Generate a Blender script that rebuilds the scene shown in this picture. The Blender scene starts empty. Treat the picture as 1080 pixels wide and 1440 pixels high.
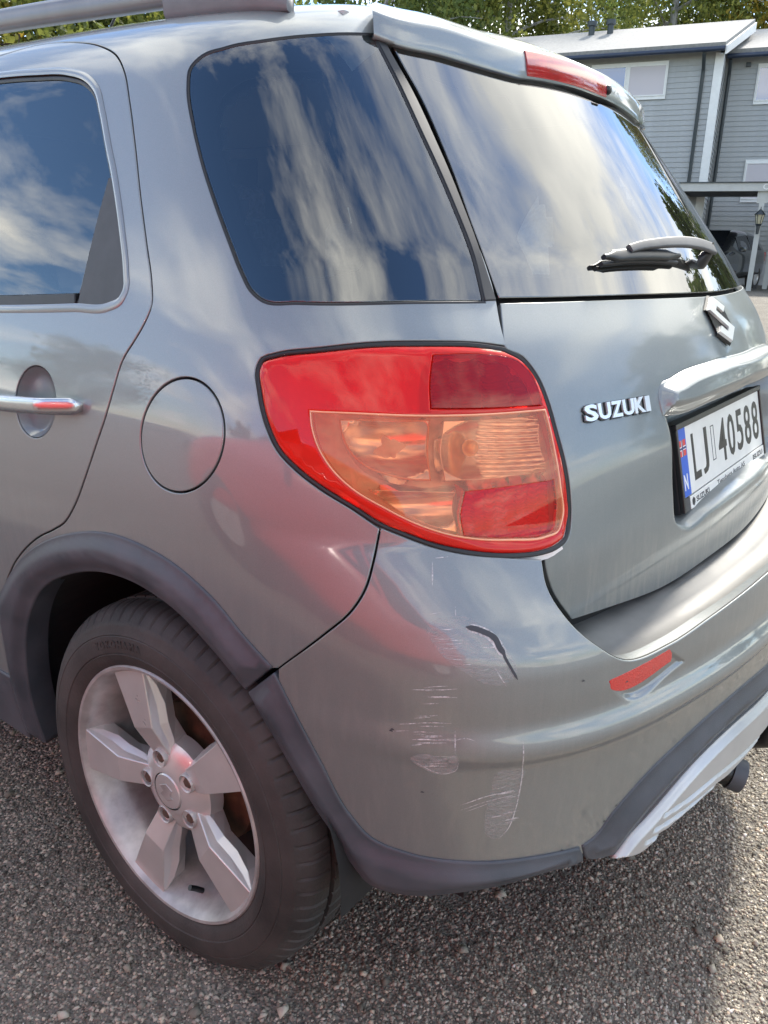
import bpy, bmesh, math, random
import numpy as np
from mathutils import Vector, Matrix, geometry
rnd = random.Random(7); rng = np.random.default_rng(7)
R = math.radians
scene = bpy.context.scene
COL = scene.collection
# ------------------------------------------------------------ camera, sky, sun, exposure
cam = bpy.data.objects.new('camera', bpy.data.cameras.new('camera')); COL.objects.link(cam)
cam.data.sensor_fit = 'VERTICAL'; cam.data.sensor_height = 36; cam.data.lens = 36 * 1133.5 / 1440
cam.data.clip_start = 0.02; cam.data.clip_end = 500
def cam_matrix(pos, yaw, pitch, roll):
    f = Vector((math.cos(pitch) * math.cos(yaw), math.cos(pitch) * math.sin(yaw), math.sin(pitch)))
    r = Vector((math.sin(yaw), -math.cos(yaw), 0)); u = r.cross(f)
    r2 = r * math.cos(roll) + u * math.sin(roll); u2 = -r * math.sin(roll) + u * math.cos(roll)
    m = Matrix((r2, u2, -f)).transposed().to_4x4(); m.translation = pos
    return m
cam.matrix_world = cam_matrix((-.6660, -.9483, 1.1944), .63768, -.31864, .02417)
scene.camera = cam
SUN_DIR = Vector((0.74, 0.06, 0.67)).normalized()      # towards the sun
world = bpy.data.worlds.new('World'); scene.world = world; world.use_nodes = True
def build_world():
    nt = world.node_tree; N = nt.nodes; L = nt.links; N.clear()
    out = N.new('ShaderNodeOutputWorld'); bg = N.new('ShaderNodeBackground'); bg.inputs[1].default_value = 0.15
    sky = N.new('ShaderNodeTexSky'); sky.sky_type = 'NISHITA'; sky.sun_disc = False
    sky.sun_elevation = math.asin(SUN_DIR.z); sky.sun_rotation = math.atan2(SUN_DIR.x, SUN_DIR.y)
    sky.air_density = 1.0; sky.dust_density = 0.15; sky.ozone_density = 4.0
    tc = N.new('ShaderNodeTexCoord'); sep = N.new('ShaderNodeSeparateXYZ'); L.new(tc.outputs['Generated'], sep.inputs[0])
    # cloud layer seen as a flat ceiling
    zz = N.new('ShaderNodeMath'); zz.operation = 'MAXIMUM'; L.new(sep.outputs[2], zz.inputs[0]); zz.inputs[1].default_value = 0.0
    za = N.new('ShaderNodeMath'); za.operation = 'ADD'; L.new(zz.outputs[0], za.inputs[0]); za.inputs[1].default_value = 0.16
    dx = N.new('ShaderNodeMath'); dx.operation = 'DIVIDE'; L.new(sep.outputs[0], dx.inputs[0]); L.new(za.outputs[0], dx.inputs[1])
    dy = N.new('ShaderNodeMath'); dy.operation = 'DIVIDE'; L.new(sep.outputs[1], dy.inputs[0]); L.new(za.outputs[0], dy.inputs[1])
    cb = N.new('ShaderNodeCombineXYZ'); L.new(dx.outputs[0], cb.inputs[0]); L.new(dy.outputs[0], cb.inputs[1])
    mp = N.new('ShaderNodeMapping'); L.new(cb.outputs[0], mp.inputs[0]); mp.inputs['Location'].default_value = CLOUDLOC; mp.inputs['Rotation'].default_value = (0, 0, 0.5); mp.inputs['Scale'].default_value = (1.0, 0.8, 1)
    n1 = N.new('ShaderNodeTexNoise'); n1.inputs['Scale'].default_value = 1.0; n1.inputs['Detail'].default_value = 9; n1.inputs['Roughness'].default_value = 0.58; n1.inputs['Distortion'].default_value = 0.3
    L.new(mp.outputs[0], n1.inputs['Vector'])
    cr = N.new('ShaderNodeValToRGB'); cr.color_ramp.elements[0].position = CLOUD0; cr.color_ramp.elements[1].position = CLOUD1
    L.new(n1.outputs[0], cr.inputs[0])
    n2 = N.new('ShaderNodeTexNoise'); n2.inputs['Scale'].default_value = 2.3; n2.inputs['Detail'].default_value = 6; L.new(mp.outputs[0], n2.inputs['Vector'])
    cc = N.new('ShaderNodeValToRGB'); cc.color_ramp.elements[0].position = .3; cc.color_ramp.elements[1].position = .75
    cc.color_ramp.elements[0].color = (3.1, 3.15, 3.1, 1); cc.color_ramp.elements[1].color = (6.4, 6.2, 5.5, 1)
    L.new(n2.outputs[0], cc.inputs[0])
    mx = N.new('ShaderNodeMix'); mx.data_type = 'RGBA'
    L.new(cr.outputs[0], mx.inputs[0]); hs = N.new('ShaderNodeHueSaturation'); hs.inputs['Saturation'].default_value = 1.05; hs.inputs['Value'].default_value = 0.52; L.new(sky.outputs[0], hs.inputs['Color']); L.new(hs.outputs[0], mx.inputs[6]); L.new(cc.outputs[0], mx.inputs[7])
    L.new(mx.outputs[2], bg.inputs[0]); L.new(bg.outputs[0], out.inputs[0])
CLOUD0, CLOUD1 = .465, .60
CLOUDLOC = (5.6, 9.2, 0)
build_world()
sun = bpy.data.objects.new('sun', bpy.data.lights.new('sun', 'SUN')); COL.objects.link(sun)
sun.data.energy = 1.8; sun.data.angle = R(6); sun.data.color = (1, .94, .85)
sun.rotation_euler = SUN_DIR.to_track_quat('Z', 'Y').to_euler()
scene.view_settings.view_transform = 'Standard'; scene.view_settings.look = 'None'
scene.view_settings.exposure = 2.2; scene.view_settings.gamma = 1.0
scene.render.engine = 'CYCLES'
# ------------------------------------------------------------ materials
def mat(name, col, rough=.5, metal=0.0, coat=0.0, coat_rough=.04, var=0.0, vscale=8.0, bump=0.0, bscale=60.0, col2=None, spec=.5, rvar=0.0, stretch=(1, 1, 1), detail=5, sub=None):
    m = bpy.data.materials.new(name); m.use_nodes = True
    nt = m.node_tree; N = nt.nodes; L = nt.links; b = N['Principled BSDF']
    b.inputs['Base Color'].default_value = (*col, 1); b.inputs['Roughness'].default_value = rough; b.inputs['Metallic'].default_value = metal
    b.inputs['Coat Weight'].default_value = coat; b.inputs['Coat Roughness'].default_value = coat_rough; b.inputs['Specular IOR Level'].default_value = spec
    if var or rvar or bump or col2:
        tc = N.new('ShaderNodeTexCoord'); mp = N.new('ShaderNodeMapping'); mp.inputs['Scale'].default_value = stretch; L.new(tc.outputs['Object'], mp.inputs[0])
        n = N.new('ShaderNodeTexNoise'); n.inputs['Scale'].default_value = vscale; n.inputs['Detail'].default_value = detail; n.inputs['Roughness'].default_value = .6; L.new(mp.outputs[0], n.inputs['Vector'])
        if var or col2:
            r = N.new('ShaderNodeValToRGB'); r.color_ramp.elements[0].position = .33; r.color_ramp.elements[1].position = .68
            r.color_ramp.elements[0].color = (*[c * (1 - var) for c in col], 1); r.color_ramp.elements[1].color = (*(col2 or [min(1, c * (1 + var)) for c in col]), 1)
            L.new(n.outputs[0], r.inputs[0]); L.new(r.outputs[0], b.inputs['Base Color'])
        if rvar:
            q = N.new('ShaderNodeMapRange'); q.inputs[1].default_value = .3; q.inputs[2].default_value = .7; q.inputs[3].default_value = max(.02, rough - rvar); q.inputs[4].default_value = min(1, rough + rvar)
            L.new(n.outputs[0], q.inputs[0]); L.new(q.outputs[0], b.inputs['Roughness'])
        if bump:
            n3 = N.new('ShaderNodeTexNoise'); n3.inputs['Scale'].default_value = bscale; n3.inputs['Detail'].default_value = 4; L.new(mp.outputs[0], n3.inputs['Vector'])
            bp = N.new('ShaderNodeBump'); bp.inputs['Strength'].default_value = bump; bp.inputs['Distance'].default_value = .004
            L.new(n3.outputs[0], bp.inputs['Height']); L.new(bp.outputs[0], b.inputs['Normal'])
    return m
def glass(name, tint, ior=1.6, rough=.0, gloss=(1, 1, 1), haze=0.0, body=None):
    """clear or tinted sheet: what lies behind shows through, the surface mirrors by Fresnel"""
    m = bpy.data.materials.new(name); m.use_nodes = True
    nt = m.node_tree; N = nt.nodes; L = nt.links; N.clear()
    o = N.new('ShaderNodeOutputMaterial'); t = N.new('ShaderNodeBsdfTransparent'); t.inputs[0].default_value = (*tint, 1)
    g = N.new('ShaderNodeBsdfGlossy'); g.inputs['Roughness'].default_value = rough; g.inputs[0].default_value = (*gloss, 1)
    f = N.new('ShaderNodeFresnel'); f.inputs[0].default_value = ior
    x = N.new('ShaderNodeMixShader'); L.new(f.outputs[0], x.inputs[0]); L.new(t.outputs[0], x.inputs[1]); L.new(g.outputs[0], x.inputs[2])
    if body:
        d = N.new('ShaderNodeBsdfDiffuse'); d.inputs[0].default_value = (*body[0], 1); tr = N.new('ShaderNodeBsdfTranslucent'); tr.inputs[0].default_value = (*body[0], 1)
        y = N.new('ShaderNodeMixShader'); y.inputs[0].default_value = body[1]; L.new(t.outputs[0], y.inputs[1]); L.new(d.outputs[0], y.inputs[2]); L.new(y.outputs[0], x.inputs[1])
    if haze:
        d = N.new('ShaderNodeBsdfDiffuse'); d.inputs[0].default_value = (.55, .55, .5, 1)
        tc = N.new('ShaderNodeTexCoord'); n = N.new('ShaderNodeTexNoise'); n.inputs['Scale'].default_value = 5; n.inputs['Detail'].default_value = 7; L.new(tc.outputs['Object'], n.inputs['Vector'])
        mr = N.new('ShaderNodeMapRange'); mr.inputs[1].default_value = .35; mr.inputs[2].default_value = .75; mr.inputs[3].default_value = haze * .3; mr.inputs[4].default_value = haze; L.new(n.outputs[0], mr.inputs[0])
        y = N.new('ShaderNodeMixShader'); L.new(mr.outputs[0], y.inputs[0]); L.new(x.outputs[0], y.inputs[1]); L.new(d.outputs[0], y.inputs[2]); x = y
    L.new(x.outputs[0], o.inputs[0]); return m
def paint(name, col, rough=.44, metal=.50, dirt=.0, coat=1.0, film=None):
    m = mat(name, col, rough, metal, 1.0, .035)
    nt = m.node_tree; N = nt.nodes; L = nt.links; b = N['Principled BSDF']; b.inputs['Coat IOR'].default_value = 1.6
    tc = N.new('ShaderNodeTexCoord')
    fl = N.new('ShaderNodeTexNoise'); fl.inputs['Scale'].default_value = 900; fl.inputs['Detail'].default_value = 2; L.new(tc.outputs['Object'], fl.inputs['Vector'])
    r = N.new('ShaderNodeValToRGB'); r.color_ramp.elements[0].position = .25; r.color_ramp.elements[1].position = .75
    r.color_ramp.elements[0].color = (*[c * .90 for c in col], 1); r.color_ramp.elements[1].color = (*[c * 1.10 for c in col], 1); L.new(fl.outputs[0], r.inputs[0])
    # road film: fine vertical streaks, thicker low on the car
    mp = N.new('ShaderNodeMapping'); mp.inputs['Scale'].default_value = (34, 34, 5); L.new(tc.outputs['Object'], mp.inputs[0])
    n = N.new('ShaderNodeTexNoise'); n.inputs['Scale'].default_value = 1.4; n.inputs['Detail'].default_value = 8; n.inputs['Roughness'].default_value = .68; n.inputs['Distortion'].default_value = .4; L.new(mp.outputs[0], n.inputs['Vector'])
    sp = N.new('ShaderNodeSeparateXYZ'); L.new(tc.outputs['Object'], sp.inputs[0])
    hz = N.new('ShaderNodeMapRange'); hz.inputs[1].default_value = .60; hz.inputs[2].default_value = .84; hz.inputs[3].default_value = dirt; hz.inputs[4].default_value = dirt * .06; L.new(sp.outputs[2], hz.inputs[0])
    th = N.new('ShaderNodeMapRange'); th.inputs[1].default_value = .46; th.inputs[2].default_value = .64; L.new(n.outputs[0], th.inputs[0])
    mu = N.new('ShaderNodeMath'); mu.operation = 'MULTIPLY'; L.new(hz.outputs[0], mu.inputs[0]); L.new(th.outputs[0], mu.inputs[1])
    mx = N.new('ShaderNodeMix'); mx.data_type = 'RGBA'; mx.inputs[7].default_value = (.33, .33, .30, 1); L.new(mu.outputs[0], mx.inputs[0]); L.new(r.outputs[0], mx.inputs[6]); L.new(mx.outputs[2], b.inputs['Base Color'])
    iv = N.new('ShaderNodeMath'); iv.operation = 'MULTIPLY_ADD'; iv.inputs[1].default_value = -.9 * coat; iv.inputs[2].default_value = coat; L.new(mu.outputs[0], iv.inputs[0]); L.new(iv.outputs[0], b.inputs['Coat Weight'])
    # faint smears in the clear coat
    s2 = N.new('ShaderNodeTexNoise'); s2.inputs['Scale'].default_value = 7; s2.inputs['Detail'].default_value = 6; L.new(tc.outputs['Object'], s2.inputs['Vector'])
    cr = N.new('ShaderNodeMapRange'); cr.inputs[1].default_value = .35; cr.inputs[2].default_value = .75; cr.inputs[3].default_value = .02; cr.inputs[4].default_value = .02 + (film or COATV); L.new(s2.outputs[0], cr.inputs[0]); L.new(cr.outputs[0], b.inputs['Coat Roughness'])
    return m
COATV = .07
M = dict(
    paint=paint('grey_metallic_paint', (.222, .244, .244), dirt=.30),
    gate=paint('grey_metallic_paint_dusty', (.212, .231, .230), dirt=1.0, coat=.55, film=.16),
    bump=paint('grey_metallic_bumper_paint', (.226, .240, .234), rough=.46, dirt=.2),
    dark=mat('black_void', (.008, .008, .009), .8),
    rubber=mat('black_rubber_seal', (.012, .012, .013), .45, var=.3, vscale=30),
    trim=mat('grey_textured_plastic', (.052, .064, .078), .48, var=.22, vscale=9, bump=.12, bscale=900, rvar=.08, col2=(.082, .088, .102)),
    black=mat('black_plastic', (.012, .013, .014), .38, var=.2, vscale=14),
    cover=mat('matt_black_pillar_film', (.030, .031, .033), .42, var=.25, vscale=20),
    tyre=mat('tyre_rubber', (.032, .030, .029), .66, var=.35, vscale=7, bump=.2, bscale=220, col2=(.060, .054, .050)),
    alloy=mat('silver_alloy_paint', (.62, .60, .58), .34, .55, .5, .15, var=.06, vscale=12, rvar=.08),
    alloy2=mat('dusty_alloy_barrel', (.46, .44, .42), .45, .45, .2, .2, var=.35, vscale=14, col2=(.55, .53, .51)),
    rust=mat('rusty_brake_disc', (.10, .045, .022), .75, .3, var=.5, vscale=16, col2=(.17, .085, .045)),
    rustnut=mat('rusted_nut_steel', (.18, .12, .095), .5, .7, var=.3, vscale=90),
    chrome=mat('chrome', (.72, .74, .74), .20, 1.0, rvar=.05, vscale=12),
    handle=mat('satin_silver_handle', (.55, .57, .59), .26, .92, .6, .05),
    skid=mat('silver_skid_plate', (.50, .51, .51), .42, .45, .2, .2, var=.08, vscale=6),
    frit=mat('black_window_frit', (.006, .007, .009), .25),
    tint=glass('tinted_window_glass', (.70, .74, .75), 2.2),
    rtint=glass('dusty_rear_glass', (.16, .18, .19), 2.5, .01, haze=.025),
    redlens=glass('red_lens', (1.0, .10, .07), 1.42, .02, body=((.95, .030, .018), .50)),
    amberlens=glass('pale_amber_lens', (1.0, .60, .40), 1.45, .02, body=((.98, .36, .15), .24)),
    redlens2=glass('ribbed_red_lens', (1.0, .13, .09), 1.42, .02, body=((.9, .03, .02), .14)),
    darklens=glass('smoked_red_lens', (1.0, .11, .08), 1.42, .02, body=((.70, .025, .02), .30)),
    housing=mat('lamp_housing_white', (.86, .83, .80), .45, 0, var=.08, vscale=30),
    reflchrome=mat('lamp_reflector', (.86, .84, .82), .16, .85, rvar=.06, vscale=18),
    darkred=mat('smoked_red_back', (.22, .035, .03), .22, .2),
    deepred=mat('deep_red_insert', (.80, .06, .04), .22, .1, .8),
    bulb=mat('amber_bulb', (.85, .45, .02), .15, .2, 1.0),
    redrefl=mat('red_reflector_plastic', (.62, .025, .02), .22, 0, 1.0, .05, bump=.5, bscale=420),
    brake=mat('dark_red_brake_lens', (.36, .014, .018), .16, 0, 1.0, .03, var=.3, vscale=20),
    platew=mat('plate_white', (.78, .78, .74), .35, 0, .3, .1, var=.05, vscale=20),
    plateb=mat('plate_blue', (.01, .10, .55), .4),
    platek=mat('plate_black', (.008, .009, .010), .4),
    flagr=mat('flag_red', (.65, .03, .03), .4), flagw=mat('flag_white', (.8, .8, .8), .4), flagb=mat('flag_blue', (.01, .02, .15), .4),
    printgrey=mat('print_dark_grey', (.05, .05, .055), .5),
    cabin=mat('dark_grey_cabin', (.045, .045, .048), .8, var=.2), seat=mat('grey_seat_fabric', (.30, .30, .30), .85, var=.2, vscale=60),
    scuff=None,
)
# ------------------------------------------------------------ objects and meshes
def link(name, me, parent=None, m=None):
    o = bpy.data.objects.new(name, me); COL.objects.link(o)
    if parent: o.parent = parent
    if m and me is not None:
        me.materials.clear(); me.materials.append(m)
    return o
def empty(name, loc=(0, 0, 0), rz=0):
    o = bpy.data.objects.new(name, None); COL.objects.link(o); o.location = loc; o.rotation_euler = (0, 0, rz); o.empty_display_size = .1
    return o
def tag(o, label, cat, group=None, kind=None):
    o['label'] = label; o['category'] = cat
    if group: o['group'] = group
    if kind: o['kind'] = kind
    return o
def mesh(name, V, Fc, m=None, parent=None, smooth=False, normals=None):
    me = bpy.data.meshes.new(name)
    me.from_pydata([tuple(v) for v in V], [], [tuple(f) for f in Fc]); me.update()
    if smooth or normals is not None: me.polygons.foreach_set('use_smooth', [True] * len(me.polygons))
    if normals is not None: me.normals_split_custom_set_from_vertices([tuple(n) for n in normals])
    return link(name, me, parent, m)
def box_vf(c, s, rot=None):
    c = np.array(c, float); s = np.array(s, float) / 2
    V = np.array([(x, y, z) for x in (-1, 1) for y in (-1, 1) for z in (-1, 1)]) * s
    if rot is not None: V = V @ np.array(rot.to_3x3()).T
    return (V + c), [(0, 1, 3, 2), (4, 6, 7, 5), (0, 4, 5, 1), (2, 3, 7, 6), (0, 2, 6, 4), (1, 5, 7, 3)]
def box(name, c, s, m, parent=None, bevel=0.0, rot=None, seg=2):
    V, Fc = box_vf(c, s, rot); o = mesh(name, V, Fc, m, parent)
    if bevel:
        bm = bmesh.new(); bm.from_mesh(o.data); bmesh.ops.bevel(bm, geom=list(bm.edges), offset=bevel, segments=seg, profile=.7, affect='EDGES'); bm.to_mesh(o.data); bm.free()
        o.data.polygons.foreach_set('use_smooth', [True] * len(o.data.polygons))
        o.data.set_sharp_from_angle(angle=R(50))
    return o
def lathe(name, prof, seg, m, parent=None, origin=(0, 0, 0), sharp=35, smooth=True):
    """revolve (radius, x) pairs about the x axis"""
    n = len(prof); V = []; Fc = []
    for i in range(seg):
        a = 2 * math.pi * i / seg
        for r, x in prof: V.append((origin[0] + x, origin[1] + r * math.cos(a), origin[2] + r * math.sin(a)))
    for i in range(seg):
        j = (i + 1) % seg
        for k in range(n - 1): Fc.append((i * n + k, j * n + k, j * n + k + 1, i * n + k + 1))
    o = mesh(name, V, Fc, m, parent, smooth)
    if smooth: o.data.set_sharp_from_angle(angle=R(sharp))
    return o
def sweep(name, P, side, up, w, h, m, parent=None, n=14, power=2.6, taper=None):
    """superellipse section (half sizes w, h) carried along the points P; side/up are arrays of frame vectors"""
    P = np.asarray(P, float); V = []; Fc = []
    k = len(P)
    w = np.broadcast_to(w, k); h = np.broadcast_to(h, k)
    for i in range(k):
        for j in range(n):
            a = 2 * math.pi * j / n; c, s = math.cos(a), math.sin(a)
            V.append(P[i] + side[i] * w[i] * math.copysign(abs(c) ** (2 / power), c) + up[i] * h[i] * math.copysign(abs(s) ** (2 / power), s))
    for i in range(k - 1):
        for j in range(n):
            q = (j + 1) % n; Fc.append((i * n + j, i * n + q, (i + 1) * n + q, (i + 1) * n + j))
    Fc.append(tuple(range(n - 1, -1, -1))); Fc.append(tuple(range((k - 1) * n, k * n)))
    o = mesh(name, V, Fc, m, parent, True); o.data.set_sharp_from_angle(angle=R(60)); return o
def tube(name, P, r, m, parent=None, n=10):
    P = np.asarray(P, float); k = len(P); t = np.gradient(P, axis=0); t /= np.linalg.norm(t, axis=1)[:, None]
    ref = np.array([0, 0, 1.0]) if abs(t[:, 2]).mean() < .8 else np.array([1.0, 0, 0])
    s = np.cross(t, ref); s /= np.linalg.norm(s, axis=1)[:, None]; u = np.cross(s, t)
    return sweep(name, P, s, u, r, r, m, parent, n, 2.0)
def text_mesh(txt, size, extrude=.001, offset=0.0, sx=1.0, bevel=0.0):
    cu = bpy.data.curves.new('t', 'FONT'); cu.body = txt; cu.size = size; cu.extrude = extrude; cu.offset = offset; cu.bevel_depth = bevel; cu.align_x = 'CENTER'; cu.align_y = 'CENTER'; cu.resolution_u = 3
    ob = bpy.data.objects.new('t', cu); COL.objects.link(ob)
    dg = bpy.context.evaluated_depsgraph_get(); me = bpy.data.meshes.new_from_object(ob.evaluated_get(dg))
    bpy.data.objects.remove(ob); bpy.data.curves.remove(cu)
    V = np.zeros(len(me.vertices) * 3); me.vertices.foreach_get('co', V); V = V.reshape(-1, 3); V[:, 0] *= sx
    Fc = [tuple(p.vertices) for p in me.polygons]; bpy.data.meshes.remove(me)
    return V, Fc
def frame_put(V, o, ex, ey, ez):
    return np.asarray(o) + V[:, :1] * np.asarray(ex) + V[:, 1:2] * np.asarray(ey) + V[:, 2:3] * np.asarray(ez)
# ---------------------------------------------------------------- body surface
CX = 0.8775                       # centre line of the car (x = 0 is its left flank)
OX, OY, ZC, RU = 0.62, 0.0, 1.12, 0.60
UC = RU * math.pi / 2 + (CX - OX)  # u of the centre line on the rear
def table(knots, z0, z1, sm):
    z = np.arange(z0, z1, 0.001)
    k = np.array(knots, float)
    t = np.interp(z, k[:, 0], k[:, 1])
    n = int(sm * 1000)
    w = np.hanning(2 * n + 3); w /= w.sum()
    p = np.pad(t, n + 1, mode='reflect', reflect_type='odd')
    return z, np.convolve(p, w, 'valid')
XS = table([(-.2, .12), (.2, .055), (.35, .03), (.55, .012), (.72, .004), (.86, .008), (.96, .020), (1.05, .040), (1.13, .064),
            (1.25, .104), (1.40, .160), (1.6, .24)], -.2, 1.7, .07)
YC = table([(-.2, -.60), (.60, -.640), (.80, -.636), (.93, -.618), (1.02, -.590), (1.08, -.562), (1.135, -.523), (1.19, -.486), (1.30, -.396),
            (1.45, -.270), (1.7, -.08)], -.2, 1.8, .035)
YB = table([(-.2, .05), (.15, .09), (.25, .105), (.34, .110), (.45, .108), (.54, .107), (.575, .110), (.590, .122), (.605, .120), (.63, .103), (.665, .105), (.70, .103), (.725, .094), (.76, .072), (.80, .038), (.85, 0), (1.0, 0), (1.8, 0)], -.2, 1.8, .014)
CR = table([(-.2, .26), (.7, .22), (.9,.25), (1.0, .285), (1.13, .335), (1.2,.345), (1.5, .34), (1.8, .34)], -.2, 1.8, .05)
def T(t, z): return np.interp(z, t[0], t[1])
def smin(a, b, k):
    h = np.maximum(k - np.abs(a - b), 0) / k
    return np.minimum(a, b) - h * h * h * k / 6
def F(P, bump):
    x, y, z = P[..., 0], P[..., 1], P[..., 2]
    xm = np.minimum(x, 2 * CX - x); dx = xm - CX
    yn = np.minimum(y, 0)
    a = xm - (T(XS, z) + 0.10 * yn * yn + 0.012 * np.maximum(y - 1.0, 0) ** 2)
    yc = T(YC, z) + T(CR, z) * dx * dx
    if bump:
        yc = yc - T(YB, z) * (1 - 0.20 * np.clip(np.abs(dx) / .8, 0, 1) ** 2)
    b = y - yc
    f = smin(a, b, 0.34)
    zr = 1.615 - 0.10 * (dx / .7) ** 2 - 0.045 * np.clip((0.9 - y) / 1.2, 0, 2) ** 2
    t1 = np.clip((.05 - y) / .3, 0, 1); t2 = np.clip((xm - .38) / .26, 0, 1)
    zr = zr - .045 * t1 * t1 * (3 - 2 * t1) * t2 * t2 * (3 - 2 * t2)
    return smin(f, zr - z, 0.10)
def grad(P, bump, e=0.0015):
    g = np.zeros(P.shape)
    for i in range(3):
        d = np.zeros(3); d[i] = e
        g[..., i] = F(P - d, bump) - F(P + d, bump)
    return g / np.maximum(np.linalg.norm(g, axis=-1, keepdims=True), 1e-9)
def rays(uv):
    u, v = uv[..., 0], uv[..., 1]
    mir = u > UC
    u = np.where(mir, 2 * UC - u, u)
    th = np.clip(u / RU, 0, math.pi / 2)
    o = np.stack([OX + np.maximum(u - RU * math.pi / 2, 0), OY + np.maximum(-u, 0), np.minimum(v, ZC)], -1)
    ph = np.maximum(v - ZC, 0) / .6
    d = np.stack([-np.cos(th) * np.cos(ph), -np.sin(th) * np.cos(ph), np.sin(ph)], -1)
    return o, d, mir
def S(uv, bump=False, off=0.0):
    """surface point and outward normal at (u, v)"""
    uv = np.asarray(uv, float)
    o, d, mir = rays(uv)
    lo = np.zeros(uv.shape[:-1]); hi = np.full(uv.shape[:-1], 1.2)
    for _ in range(34):
        m = (lo + hi) / 2
        ins = F(o + d * m[..., None], bump) > 0
        lo = np.where(ins, m, lo); hi = np.where(ins, hi, m)
    P = o + d * lo[..., None]
    n = grad(P, bump)
    P = P + n * off if np.isscalar(off) else P + n * np.asarray(off)[..., None]
    P[..., 0] = np.where(mir, 2 * CX - P[..., 0], P[..., 0])
    n[..., 0] = np.where(mir, -n[..., 0], n[..., 0])
    return P, n
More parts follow.
